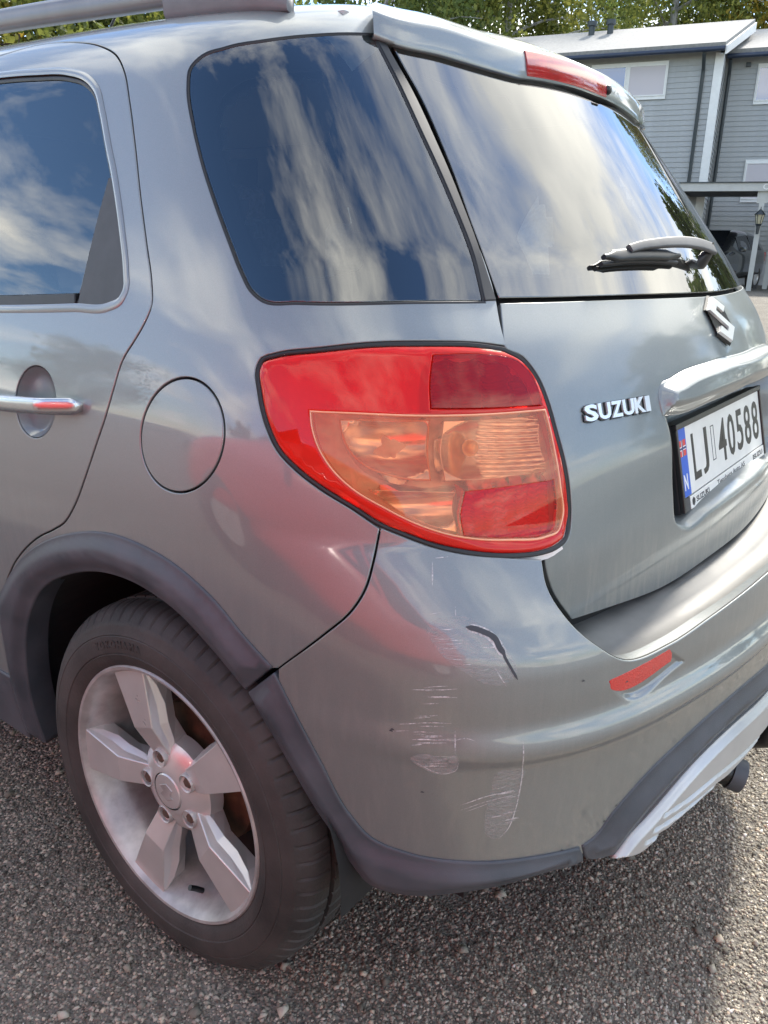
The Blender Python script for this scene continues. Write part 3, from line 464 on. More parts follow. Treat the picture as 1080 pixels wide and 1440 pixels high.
def ribbon(name, pts, width, m, parent, bump=True, off=.0006, h=.006):
    """thin mark lying on the body; pts are (u, v); width tapers at both ends"""
    A = smooth_path([(u, v, 0) for u, v in pts], h, closed=False); t = np.gradient(A, axis=0); t /= np.linalg.norm(t, axis=1)[:, None]
    n = np.stack([-t[:, 1], t[:, 0]], 1); k = len(A); w = width / 2 * np.clip(np.minimum(np.arange(k) + .4, k - .6 - np.arange(k)) / 2.5, .15, 1)
    P, Nn = S(np.concatenate([A + n * w[:, None], A - n * w[:, None]]), bump, off)
    return mesh(name, P, [(i + k, i + k + 1, i + 1, i) for i in range(k - 1)], m, parent, True, Nn)
def patch_frame(uv, bump, off):
    """local frame on the body: origin, right, up, out"""
    P, n = S(np.array([uv]), bump, off); Pu, _ = S(np.array([(uv[0] + .004, uv[1])]), bump, off)
    ez = n[0]; ex = Pu[0] - P[0]; ex -= ez * (ex @ ez); ex /= np.linalg.norm(ex); return P[0], ex, np.cross(ez, ex), ez
# ------------------------------------------------------------ the grey car
car = empty('parked_car')
tag(car, 'grey metallic hatchback with scratched rear bumper and red tail lamp, filling the picture', 'car')
def wheel_hole(V):  # nothing: the arch is open in the panel outlines
    return V
# panels of the left flank, mirrored for the right flank
cupd = full_outline('handle_cup', .006)
recd = full_outline('recess', .01, True)
trayd = full_outline('refl_tray', .006)
def d_tray(uv):
    uv2 = uv.copy(); uv2[:, 0] = np.where(uv2[:, 0] > UC, 2 * UC - uv2[:, 0], uv2[:, 0])
    return -.0055 * sstep(sdist(uv2, trayd), 0, .008)
def d_rec(uv): return -.066 * sstep(sdist(uv, recd), 0, .030)
door, door_r = panel('rear_door', 'door', M['paint'], car, holes=('door_window', 'handle_cup'), h=.013, mirror=True)
panel('quarter_panel', 'quarter', M['paint'], car, bump=True, gap=.0011, holes=('quarter_glass', 'fuel'), h=.011, mirror=True)
ff, ff2 = panel('fuel_flap', 'fuel', M['paint'], car, bump=True, h=.012, mirror=True)
COL.objects.unlink(ff2); bpy.data.objects.remove(ff2)
recl = full_outline('recess', .005, True)
gate = panel('tailgate', 'tailgate', M['gate'], car, sym=True, dfn=d_rec, h=.0085, extra=[inset(recl, d) for d in (-.004, .0005, .006, .012, .018, .024, .0295, .034)])
bumper = panel('rear_bumper', 'bumper', M['bump'], car, bump=True, sym=True, dfn=d_tray, h=.0075, gap=.0009, roll=.0018, flange=.02, extra=[inset(full_outline('refl_tray', .003), d) for d in (-.003, .0004, .003, .0055, .0082)])
# windows
for mir in (False,):
    panel('door_window', 'door_glass', M['tint'], door, off=-.006, gap=.0, roll=.0005, flange=.003, mirror=door_r)
    panel('pillar_cover', 'pillar_cover', M['cover'], door, off=-.001, gap=.0008, mirror=door_r)
    panel('window_sill_seal', 'sill_seal', M['rubber'], door, off=.0008, gap=.0006, mirror=door_r)
# window surround: a darker channel round the door glass
def ring(name, key, w0, w1, m, parent, bump=False, off=0.0, h=.008, mirror=None, sides=None):
    P = full_outline(key, h); a, b = inset(P, w0), inset(P, w1); mid = inset(P, (w0 + w1) / 2); n = len(P)
    pa, na = S(a, bump, off - .003); pm, nm = S(mid, bump, off); pb, nb = S(b, bump, off - .003)
    V = np.concatenate([pa, pm, pb]); Fc = []
    for i in range(n):
        j = (i + 1) % n; Fc += [(i, j, n + j, n + i), (n + i, n + j, 2 * n + j, 2 * n + i)]
    o = mesh(name, V, Fc, m, parent, True)
    if mirror is not None:
        V2 = V.copy(); V2[:, 0] = 2 * CX - V2[:, 0]; mesh(name, V2, [f[::-1] for f in Fc], m, mirror, True)
    return o
ring('window_frame', 'door_window', -.010, .0025, M['paint'], door, off=.0035, mirror=door_r)
ring('window_seal', 'door_window', .001, .010, M['rubber'], door, off=-.002, mirror=door_r)
qg, qg2 = panel('quarter_window', 'quarter_glass', M['tint'], car, off=-.0012, gap=.0022, roll=.0012, flange=.004, h=.014, mirror=True)
panel('frit_band', 'quarter_glass', M['frit'], qg, off=-.0075, gap=.002, roll=.0004, flange=.001, holes=('quarter_seethru',), h=.02, mirror=qg2)
ring('window_trim', 'quarter_glass', -.0040, .0018, M['rubber'], qg, off=.0012, mirror=qg2)
panel('pillar_trim', 'pillar_trim', M['black'], car, off=.0022, gap=.0004, h=.012, mirror=True, flange=.006)
rw = panel('rear_window', 'rear_glass', M['rtint'], car, sym=True, off=-.0006, gap=.0010, roll=.0014, flange=.004, h=.014)
# dark inner shell behind the panel gaps
def shell():
    us = np.arange(-.98, 2 * UC + .98, .02); vs = np.arange(.30, 1.80, .02)
    U, Vv = np.meshgrid(us, vs); Q = np.stack([U.ravel(), Vv.ravel()], 1)
    P, _ = S(Q, False, -.020)
    nU = len(us); cen = np.stack([(U[:-1, :-1] + .01).ravel(), (Vv[:-1, :-1] + .01).ravel()], 1)
    cm = cen.copy(); cm[:, 0] = np.where(cm[:, 0] > UC, 2 * UC - cm[:, 0], cm[:, 0])
    bad = np.zeros(len(cm), bool)
    for k in ('door_glass', 'quarter_seethru', 'handle_cup'): bad |= inside(cm, inset(full_outline(k, .02), .004))
    bad |= inside(cen, inset(full_outline('rear_glass', .02, True), .05))
    bad |= sdist(cen, recd) > -.03
    bad |= sdist(cm, full_outline('lamp', .02)) > -.02
    bad |= (np.hypot(cm[:, 0], cm[:, 1] - .326) < .43)
    bad |= (cm[:, 0] > .2) & (cm[:, 1] < .45)
    Fc = []
    for i in range(len(vs) - 1):
        for j in range(nU - 1):
            if not bad[i * (nU - 1) + j]: a = i * nU + j; Fc.append((a, a + 1, a + nU + 1, a + nU))
    mesh('inner_shell', P, Fc, M['dark'], car)
shell()
# roof between the two flanks
def roof():
    xs = np.linspace(.30, 2 * CX - .30, 41); ys = np.linspace(-.16, 2.2, 60); X, Y = np.meshgrid(xs, ys)
    lo = np.full(X.shape, 1.2); hi = np.full(X.shape, 1.8)
    for _ in range(24):
        m = (lo + hi) / 2; ins = F(np.stack([X, Y, m], -1), False) > 0; lo = np.where(ins, m, lo); hi = np.where(ins, hi, m)
    V = np.stack([X, Y, lo - .0025], -1).reshape(-1, 3); n = len(xs)
    Fc = [(i * n + j, i * n + j + 1, (i + 1) * n + j + 1, (i + 1) * n + j) for i in range(len(ys) - 1) for j in range(n - 1)]
    return mesh('roof', V, Fc, M['paint'], car, True)
roof()
# spoiler with high brake light and washer nozzle
def spoiler_frame(us):
    """lower lip, upper edge and outward direction of the spoiler's rear face at each u"""
    pts = [p for p in UV['spoiler'][1:7]]; A = smooth_path([(p[0], p[1], 0) for p in pts], .01, closed=False)
    w = np.minimum(us, 2 * UC - us); vb = np.interp(w, A[:, 0], A[:, 1])
    B, n = S(np.stack([us, vb], 1), False, .006); h = n.copy(); h[:, 2] = 0; h /= np.linalg.norm(h, axis=1)[:, None]
    H = .034 + .008 * sstep(w, .31, .62); Tp = B + np.array([0, 0, 1.0]) * H[:, None] - h * (H * .22)[:, None]
    vr = np.interp(w, [.31, .45, .62, UC], [1.775, 1.83, 1.89, 1.935]); Rr, _ = S(np.stack([us, vr], 1), False, .001)
    return B, Tp, h, Rr
def make_spoiler():
    us = np.linspace(.3095, 2 * UC - .3095, 181); B, Tp, h, Rr = spoiler_frame(us); z = np.array([0, 0, 1.0]); k = len(us)
    rows = [B - h * .045 - z * .004, B - h * .006 - z * .0035, B - z * .0015 + h * .0005, B + z * .002 + h * .0012]
    for s in (.25, .5, .75, .92): rows.append(B * (1 - s) + Tp * s + h * (.0022 * math.sin(math.pi * s)))
    rows += [Tp - h * .0035 + z * .0022, Tp - h * .010 + z * .0042]
    a = rows[-1]
    for s in (.25, .5, .75, 1.0): rows.append(a * (1 - s) + Rr * s + z * (.007 * math.sin(math.pi * s)))
    V = np.concatenate(rows); Fc = [(r * k + j, r * k + j + 1, (r + 1) * k + j + 1, (r + 1) * k + j) for r in range(len(rows) - 1) for j in range(k - 1)]
    o = mesh('rear_spoiler', V, Fc, M['paint'], car, True); o.data.set_sharp_from_angle(angle=R(60)); return o
spoiler = make_spoiler()
def make_brake_light():
    us = np.linspace(.958, 1.250, 40); B, Tp, h, _ = spoiler_frame(us); k = len(us); rows = []
    for s, d in ((.02, -.004), (.04, .0016), (.10, .0030), (.5, .0050), (.88, .0030), (.95, .0016), (.97, -.004)): rows.append(B * (1 - s) + Tp * s + h * d)
    V = np.concatenate(rows); Fc = [(r * k + j, r * k + j + 1, (r + 1) * k + j + 1, (r + 1) * k + j) for r in range(len(rows) - 1) for j in range(k - 1)]
    Fc += [tuple(r * k for r in range(len(rows))), tuple(r * k + k - 1 for r in range(len(rows) - 1, -1, -1))]
    o = mesh('brake_light', V, Fc, M['brake'], spoiler, True); o.data.set_sharp_from_angle(angle=R(40))
    B, Tp, h, _ = spoiler_frame(np.array([1.258])); c = B[0] * .62 + Tp[0] * .38; tube('washer_nozzle', [c - h[0] * .004, c + h[0] * .006, c + h[0] * .009], np.array([.0085, .0085, .0065]), M['black'], spoiler, 14)
M['brake2'] = mat('red_prism_strip', (.45, .02, .022), .25, 0, 1.0)
make_brake_light()
# ------------------------------------------------------------ grey plastic trim low on the body
def d_crown(key, hgt, wid):
    P = full_outline(key, .01)
    return lambda uv: hgt * sstep(np.maximum(sdist(uv, P), 0), 0, wid)
def d_crown_sym(key, hgt, wid):
    P = full_outline(key, .01, True)
    return lambda uv: hgt * sstep(np.maximum(sdist(uv, P), 0), 0, wid)
panel('wheel_arch_trim', 'arch_upper', M['trim'], car, bump=True, off=.004, dfn=d_crown('arch_upper', .012, .03), gap=.0006, roll=.003, flange=.045, h=.009, mirror=True)
panel('sill_trim', 'sill_trim', M['trim'], car, off=.006, gap=.001, roll=.004, flange=.05, mirror=True)
panel('bumper_corner_trim', 'arch_lower', M['trim'], car, bump=True, off=.004, dfn=d_crown('arch_lower', .012, .03), gap=.0012, roll=.003, flange=.026, h=.009, mirror=True)
panel('bumper_trim', 'bumper_trim', M['trim'], car, bump=True, off=.003, dfn=d_crown_sym('bumper_trim', .014, .045), gap=.0012, roll=.003, flange=.03, h=.009, sym=True)
skP = full_outline('skid', .01, True)
skG = [np.array(sorted([p[:2] for p in UV[k]])) for k in ('groove_a', 'groove_b', 'groove_c')]
def d_skid(uv):
    d = sdist(uv, skP); w = np.minimum(uv[:, 0], 2 * UC - uv[:, 0])
    g = 0
    for q in skG:
        g = g + np.exp(-((uv[:, 1] - np.interp(w, q[:, 0], q[:, 1])) / .0036) ** 4) * sstep(w, q[0, 0] - .004, q[0, 0] + .012)
    return .010 * sstep(np.maximum(d, 0), 0, .012) - .0060 * np.minimum(g, 1)
panel('skid_plate', 'skid', M['skid'], car, bump=True, off=.006, dfn=d_skid, gap=.001, roll=.003, flange=.05, h=.0026, sym=True)
panel('reflector', 'reflector', M['redrefl'], bumper, bump=True, off=.0008, dfn=None, gap=.0006, roll=.002, flange=.008, h=.008, mirror=True)
# shelf of the bumper under the tailgate, and the sheet that closes the bumper below
M['shelf'] = mat('dusty_scratched_bumper_top', (.145, .145, .135), .58, .15, .08, .4, var=.2, vscale=10, rvar=.1, col2=(.20, .195, .18))
def shelf():
    pts = [p for p in UV['bumper']]
    i = max(k for k in range(len(pts)) if abs(pts[k][0] - UC) < 1e-3 and pts[k][1] > .6)
    s = next(k for k in range(len(pts)) if pts[k][2] and abs(pts[k][0] - UV['bumper'][5][0]) < .02 and k >= 4)
    A = smooth_path([tuple(p) for p in pts[s:i + 1]], .008, closed=False)
    A = np.concatenate([A, np.stack([2 * UC - A[::-1][1:, 0], A[::-1][1:, 1]], 1)])
    P0, n0 = S(A, True, -.003)
    V = []; Fc = []; k = len(A); rows = 9
    Bq = A.copy(); lift = np.maximum(A[:, 1] - .735, 0); P1, n1 = S(np.stack([np.where(A[:, 0] < UC, A[:, 0] + lift * .3, A[:, 0] - lift * .3), .66 + lift * 1.3], 1), False, -.03)
    P1[:, 2] = .690 + .004 * np.cos((P1[:, 0] - CX) * 2) + lift * 1.25
    for r in range(rows):
        t = r / (rows - 1)
        Q = P0 * (1 - t) + P1 * t
        Q[:, 2] = P0[:, 2] * (1 - t) + P1[:, 2] * t - .016 * math.sin(math.pi * min(1, t * 1.6)) * np.clip((P0[:, 2] - .65) / .05, 0, 1) + 0 * t
        V.append(Q)
    V = np.concatenate(V)
    for r in range(rows - 1):
        for j in range(k - 1): Fc.append((r * k + j, r * k + j + 1, (r + 1) * k + j + 1, (r + 1) * k + j))
    o = mesh('bumper_shelf', V, Fc, M['shelf'], bumper, True); return o
shelf()
# ------------------------------------------------------------ tail lamps
lampP = full_outline('lamp', .006)
def d_edge(depth, w): return lambda uv: -depth * (1 - sstep(np.maximum(sdist(uv, lampP), 0), 0, w))
M['lensrib'] = mat('pale_lens_edge', (.92, .42, .22), .2, 0, 1.0, .05)
def bowl(P, depth):
    c = P.mean(0); r = (P.max(0) - P.min(0)) / 2
    return lambda uv: -depth * np.clip(1 - ((uv - c) / r)[:, 0] ** 2 * .8 - ((uv - c) / r)[:, 1] ** 2 * .8, 0, 1)
def lamp():
    hous, hous2 = panel('tail_lamp', 'lamp', M['housing'], car, bump=True, off=-.030, gap=.003, roll=.0005, flange=.012, h=.012, mirror=True,
                        dfn=lambda uv: .026 * (1 - sstep(np.maximum(sdist(uv, lampP), 0), 0, .016)) + .0016 * np.sin(uv[:, 0] * 420))
    kw = dict(bump=True, mirror=hous2, h=.009)
    amb = full_outline('lamp_amber', .006)
    panel('red_lens', 'lamp', M['redlens'], hous, off=.0035, gap=.0042, roll=.003, flange=.012, holes=('lamp_amber', 'lamp_dark'), hgap=.0001, dfn=lambda uv: -.005 * (1 - sstep(np.maximum(sdist(uv, lampP), 0), 0, .014)), **kw)
    panel('amber_lens', 'lamp_amber', M['amberlens'], hous, off=.0035, gap=.0004, roll=.0008, flange=.006, holes=('lamp_lowred',), hgap=.0, **kw)
    panel('smoked_lens', 'lamp_dark', M['darklens'], hous, off=.0034, gap=.0, roll=.0004, flange=.005, **kw)
    panel('lower_red_lens', 'lamp_lowred', M['redlens2'], hous, off=.0036, gap=.0, roll=.0004, flange=.004, **kw)
    panel('smoked_reflector', 'lamp_dark', M['darkred'], hous, off=-.010, gap=0, roll=.001, flange=.014, dfn=lambda uv: -.012 * np.abs(np.sin(uv[:, 0] * 75)) + .0015 * np.sin(uv[:, 1] * 800), **{**kw, 'h': .0025})
    ins = full_outline('lamp_inset', .006); clr = full_outline('lamp_clear', .006); low = full_outline('lamp_lowred', .006); lol = full_outline('lamp_lowleft', .006)
    panel('indicator_bowl', 'lamp_inset', M['reflchrome'], hous, off=-.010, gap=0, roll=.001, flange=.012, dfn=bowl(ins, .022), **{**kw, 'h': .004})
    panel('reversing_bowl', 'lamp_clear', M['reflchrome'], hous, off=-.008, gap=0, roll=.001, flange=.012,
          dfn=lambda uv: bowl(clr, .022)(uv) + .0011 * np.sin((uv[:, 1] + .10 * uv[:, 0]) * 950) * sstep(uv[:, 0], clr[:, 0].mean() - .022, clr[:, 0].mean() - .012), **{**kw, 'h': .0020})
    panel('ribbed_insert', 'lamp_lowred', M['deepred'], hous, off=-.009, gap=0, roll=.001, flange=.016,
          dfn=lambda uv: bowl(low, .010)(uv) + .0013 * np.sin(uv[:, 1] * 900 + 1.6 * np.sin(uv[:, 0] * 300)) + .0012 * np.sin(uv[:, 0] * 420), **{**kw, 'h': .0022})
    panel('lower_bowl', 'lamp_lowleft', M['reflchrome'], hous, off=-.010, gap=0, roll=.001, flange=.012, dfn=bowl(lol, .018), **{**kw, 'h': .004})
    ring('lamp_gasket', 'lamp', -.0010, .0044, M['rubber'], hous, bump=True, off=.0008, h=.006, mirror=hous2)
    for key, r_ in (('lamp_inset', .0013), ('lamp_amber', .0015)): ring('lens_rib', key, -r_, r_, M['lensrib'], hous, bump=True, off=.0045 if key == 'lamp_amber' else -.0085, h=.005, mirror=hous2)
    # bulb
    for hs, mir in ((hous, False), (hous2, True)):
        uv = np.array(UV['lamp_clear'])[:, :2].mean(0) - (.030, -.004)
        P, n = S(np.array([uv]), True, -.014); c = P[0].copy()
        if mir: c[0] = 2 * CX - c[0]
        bm = bmesh.new(); bmesh.ops.create_uvsphere(bm, u_segments=16, v_segments=10, radius=.011); bmesh.ops.translate(bm, verts=bm.verts, vec=Vector(c))
        me = bpy.data.meshes.new('bulb'); bm.to_mesh(me); bm.free(); me.polygons.foreach_set('use_smooth', [True] * len(me.polygons)); link('bulb', me, hs, M['bulb'])
    return hous, hous2
lamp_l, lamp_r = lamp()
# ------------------------------------------------------------ door handles
def handle(parent, mir):
    A = smooth_path([(p[0], p[1], 0) for p in UV['handle_path']], .012, closed=False); k = len(A); t = np.linspace(0, 1, k)
    off = .006 + .028 * np.clip(np.sin(np.pi * np.clip(t * .97 + .03, 0, 1)) * 2.2, 0, 1)
    P, n = S(A, False, off); up = np.tile((0, 0, 1.0), (k, 1)); w = .0085 + .0035 * np.sin(np.pi * t); hgt = np.where(t > .985, .008, .0135)
    if mir: P[:, 0] = 2 * CX - P[:, 0]; n[:, 0] *= -1
    i = int(k * .84)
    sweep('door_handle', P[:i], n[:i], up[:i], w[:i], hgt[:i], M['handle'], parent, 16, 2.8); sweep('lock_cap', P[i - 1:] , n[i - 1:], up[i - 1:], w[i - 1:] * .97, hgt[i - 1:] * .97, M['handle'], parent, 16, 2.8)
def cup(parent, mir):
    P = cupd; n = len(P); c = P.mean(0); V = []; Fc = []; rows = 9
    for r in range(rows):
        t = 1 - r / (rows - 1) * .98; uv = c + (P - c) * t; q, _ = S(uv, False, -.002 - .022 * math.sqrt(max(0, 1 - t * t))); V.append(q)
    V = np.concatenate(V)
    if mir: V[:, 0] = 2 * CX - V[:, 0]
    for r in range(rows - 1):
        for i in range(n):
            j = (i + 1) % n; f = (r * n + i, r * n + j, (r + 1) * n + j, (r + 1) * n + i); Fc.append(f[::-1] if mir else f)
    mesh('handle_recess', V, Fc, M['paint'], parent, True)
for d, mir in ((door, False), (door_r, True)): handle(d, mir); cup(d, mir)
# ------------------------------------------------------------ tailgate fittings
def d_garn(uv):
    P = full_outline('garnish', .01, True); return .020 * sstep(np.maximum(sdist(uv, P), 0), 0, .022)
panel('plate_garnish', 'garnish', M['gate'], gate, sym=True, off=.001, dfn=d_garn, gap=.001, roll=.002, flange=.05, h=.008, extra=[inset(full_outline('garnish', .005, True), d) for d in (.006, .010, .015, .020, .0225)])
# maker's name in raised chrome letters
M['satin'] = mat('satin_silver_plastic', (.80, .81, .80), .30, .55, .4, .1)
def badge():
    b = [np.array(p[:2]) for p in UV['badge']]
    word = 'SUZUKI'; wd = [1.0, 1.0, .95, 1.0, 1.02, .45]; tot = sum(wd); x = 0
    for ch, w in zip(word, wd):
        t = (x + w / 2) / tot; x += w
        uv = b[0] * (1 - t) + b[1] * t; uv = uv * .5 + (b[3] * (1 - t) + b[2] * t) * .5
        o, ex, ey, ez = patch_frame(uv, False, .0022)
        hgt = abs(b[3][1] - b[0][1]); 
        V, Fc = text_mesh(ch, 1, 0.0, .0)
        V -= (V.max(0) + V.min(0)) / 2; sz = V.max(0) - V.min(0)
        V, Fc = text_mesh(ch, 1, .09, .035)
        V -= (V.max(0) + V.min(0)) / 2; wid = abs(b[1][0] - b[0][0]) / tot * w * .93
        V[:, 0] *= wid / (V[:, 0].max() - V[:, 0].min()); V[:, 1] *= hgt * .98 / (V[:, 1].max() - V[:, 1].min()); V[:, 2] *= .028
        V[:, 0] += V[:, 1] * .05
        lt = mesh('badge_letter', frame_put(V, o, ex, ey, ez), Fc, M['satin'], gate)
        V2, F2 = text_mesh(ch, 1, .05, .075); V2 -= (V2.max(0) + V2.min(0)) / 2; V2[:, 0] *= wid * 1.10 / (V2[:, 0].max() - V2[:, 0].min()); V2[:, 1] *= hgt * 1.10 / (V2[:, 1].max() - V2[:, 1].min()); V2[:, 2] *= .02; V2[:, 0] += V2[:, 1] * .05 - .0006; V2[:, 1] -= .0006
        mesh('letter_shade', frame_put(V2, o - ez * .0012, ex, ey, ez), F2, M['black'], gate)  # larger black copy behind each letter paints in its shaded side
badge()
def extrude_poly(pts, th, inset_top=.0):
    n = len(pts); c = np.mean(pts, 0); a = np.array(pts, float); b = c + (a - c) * (1 - inset_top)
    V = np.concatenate([np.c_[a, np.zeros(n)], np.c_[b, np.full(n, th)]])
    return V, [tuple(range(n, 2 * n))] + [(i, (i + 1) % n, n + (i + 1) % n, n + i) for i in range(n)]
LOGO = [(.5, 1), (.96, .76), (.74, .64), (.5, .79), (.34, .70), (1.0, .27), (.5, 0), (.04, .24), (.26, .36), (.5, .21), (.66, .30), (0, .73)][::-1]
def logo_at(name, o, ex, ey, ez, w, hgt, th, m, parent):
    V, Fc = extrude_poly([((x - .5) * w, (y - .5) * hgt) for x, y in LOGO], th, .06)
    bm = bmesh.new(); vs = [bm.verts.new(v) for v in frame_put(V, o, ex, ey, ez)]
    for f in Fc: bm.faces.new([vs[i] for i in f])
    if th > .005: bmesh.ops.inset_region(bm, faces=[f for f in bm.faces if len(f.verts) > 4], thickness=w * .055, depth=th * .7, use_even_offset=True)
    bmesh.ops.triangulate(bm, faces=[f for f in bm.faces if len(f.verts) > 4]); me = bpy.data.meshes.new(name); bm.to_mesh(me); bm.free()
    return link(name, me, parent, m)
o_, ex_, ey_, ez_ = patch_frame((UV['emblem'][0][0], UV['emblem'][0][1]), False, .001)
logo_at('emblem', o_, ex_, ey_, ez_, .088, .088, .007, M['satin'], gate); logo_at('emblem_base', o_ - ez_ * .0012, ex_, ey_, ez_, .096, .096, .004, M['black'], gate)
# ------------------------------------------------------------ number plate
def plate():
    bl0 = np.array([CX, -.5958, .8184]); ey = np.array([0, .251, 1.0]); ey /= np.linalg.norm(ey); ex = np.array([1.0, 0, 0]); ez = np.cross(ex, ey)
    def put(name, V, Fc, m, parent): return mesh(name, frame_put(np.asarray(V, float), bl0, ex, ey, ez), Fc, m, parent)
    def slab(name, x0, x1, y0, y1, z0, z1, m, parent, bev=0):
        V, Fc = box_vf(((x0 + x1) / 2, (y0 + y1) / 2, (z0 + z1) / 2), (x1 - x0, y1 - y0, z1 - z0)); o = put(name, V, Fc, m, parent)
        if bev:
            bm = bmesh.new(); bm.from_mesh(o.data); bmesh.ops.bevel(bm, geom=list(bm.edges), offset=bev, segments=2, profile=.7, affect='EDGES'); bm.to_mesh(o.data); bm.free()
        return o
    pl = slab('number_plate', -.26, .26, 0, .112, -.0015, .0005, M['platew'], car)
    slab('plate_holder', -.270, .270, -.024, .121, -.024, -.002, M['black'], pl, .004)
    slab('holder_rim', -.270, .270, .1125, .122, -.004, .005, M['black'], pl, .002)
    slab('holder_rim', -.270, -.2605, -.022, .1125, -.004, .004, M['black'], pl, .002)
    slab('holder_rim', .2605, .270, -.022, .1125, -.004, .004, M['black'], pl, .002)
    slab('dealer_strip', -.232, .26, -.023, -.002, -.003, .0022, M['platew'], pl, .001)
    slab('dealer_strip_end', -.26, -.2325, -.023, -.001, -.003, .0015, M['printgrey'], pl)
    slab('country_band', -.2595, -.2195, .0005, .1115, -.001, .0010, M['plateb'], pl)
    fx, fy, fw, fh = -.2395, .080, .030, .026
    slab('flag', fx - fw / 2, fx + fw / 2, fy - fh / 2, fy + fh / 2, 0, .0014, M['flagr'], pl)
    slab('flag_cross_white', fx - fw / 2, fx + fw / 2, fy - .0032, fy + .0032, 0, .0018, M['flagw'], pl); slab('flag_cross_white', fx - .0065, fx - .0001, fy - fh / 2, fy + fh / 2, 0, .0019, M['flagw'], pl)
    slab('flag_cross_blue', fx - fw / 2, fx + fw / 2, fy - .0016, fy + .0016, 0, .0022, M['flagb'], pl); slab('flag_cross_blue', fx - .0048, fx - .0018, fy - fh / 2, fy + fh / 2, 0, .0023, M['flagb'], pl)
    def letters(txt, x0, x1, y, hgt, m, z=.0006, bold=.0, th=.0008, nm='character'):
        V, Fc = text_mesh(txt, 1, .5, bold); V -= (V.max(0) + V.min(0)) / 2
        V[:, 0] *= (x1 - x0) / (V[:, 0].max() - V[:, 0].min()); V[:, 1] *= hgt / (V[:, 1].max() - V[:, 1].min()); V[:, 2] *= th; V += ((x0 + x1) / 2, y, z)
        put(nm, V, Fc, m, pl)
    letters('N', -.249, -.231, .024, .026, M['flagw'], .001, .02, nm='country_letter')
    xs = {'L': (-.195, -.155), 'J': (-.140, -.104), '4': (-.046, .006), '0': (.018, .066), '5': (.078, .124), '8': (.136, .184)}
    seq = [('L', -.193, -.156), ('J', -.142, -.108), ('4', -.044, .006), ('0', .018, .064), ('5', .078, .122), ('8', .136, .182), ('8', .196, .242)]
    for ch, a, b in seq: letters(ch, a, b, .056, .078, M['platek'], bold=.012)
    # embossed sticker outline between letters and digits
    for a, b, c, d in ((-.084, -.066, .090, .0915), (-.084, -.066, .030, .0315), (-.084, -.0826, .030, .0915), (-.0674, -.066, .030, .0915)): slab('seal_outline', a, b, c, d, 0, .0010, M['printgrey'], pl)
    letters('SUZUKI', -.202, -.130, -.0125, .0095, M['printgrey'], .0022, .02, nm='dealer_text'); letters('Tønsberg Auto AS', -.080, .105, -.0125, .0115, M['printgrey'], .0022, nm='dealer_text'); letters('ISUZU', .170, .245, -.0125, .010, M['printgrey'], .0022, .02, nm='dealer_text')
    logo_at('dealer_logo', bl0 + ex * -.217 + ey * -.0125 + ez * .0024, ex, ey, ez, .015, .015, .0004, M['printgrey'], pl)
plate()
# ------------------------------------------------------------ rear window wiper, washer nozzle
def uvp(key): return np.array([p[:2] for p in UV[key]], float)
def on_body(A, off, bump=False): P, n = S(np.asarray(A, float), bump, off); return P, n
def wiper():
    A = smooth_path([(u, v, 0) for u, v in uvp('wiper_arm')], .012, closed=False); k = len(A); t = np.linspace(0, 1, k)
    P, n = on_body(A, .028 - .010 * t ** 2); tg = np.gradient(P, axis=0); tg /= np.linalg.norm(tg, axis=1)[:, None]; up = np.cross(n, tg)
    w = .0040 + 0 * t; hgt = .0120 * (1 - .45 * t)
    arm = sweep('wiper_arm', P, n, up, w, hgt, M['wiper'], rw, 16, 5.0)
    b = uvp('wiper_arm')[0]
    P, n = on_body([b + (-.006, -.012), b + (-.003, -.006), b], np.array([-.002, .015, .027])); up = np.tile((0, 0, 1.0), (3, 1)); sd = np.cross(n, up)
    sweep('wiper_pivot', P, sd, up, np.array([.022, .018, .013]), np.array([.020, .016, .012]), M['black'], rw, 16, 2.2)
    A = smooth_path([(u, v, 0) for u, v in uvp('wiper_blade')], .012, closed=False); P, n = on_body(A, .014); k = len(A); t = np.linspace(0, 1, k)
    tg = np.gradient(P, axis=0); tg /= np.linalg.norm(tg, axis=1)[:, None]; up = np.cross(n, tg)
    sweep('wiper_blade', P, n, up, .0045 + 0 * t, .010 * np.clip(np.sin(np.pi * np.clip(t, .03, .97)) * 2, .35, 1), M['black'], rw, 12, 3.0)
    Q, n = on_body(A - (0, .008), .005); sweep('rubber_lip', Q, n, up, .0045 + 0 * t, .003 + 0 * t, M['rubber'], rw, 8, 2.5)
M['wiper'] = mat('grey_wiper_plastic', (.075, .077, .078), .5, var=.15, vscale=40)
wiper()
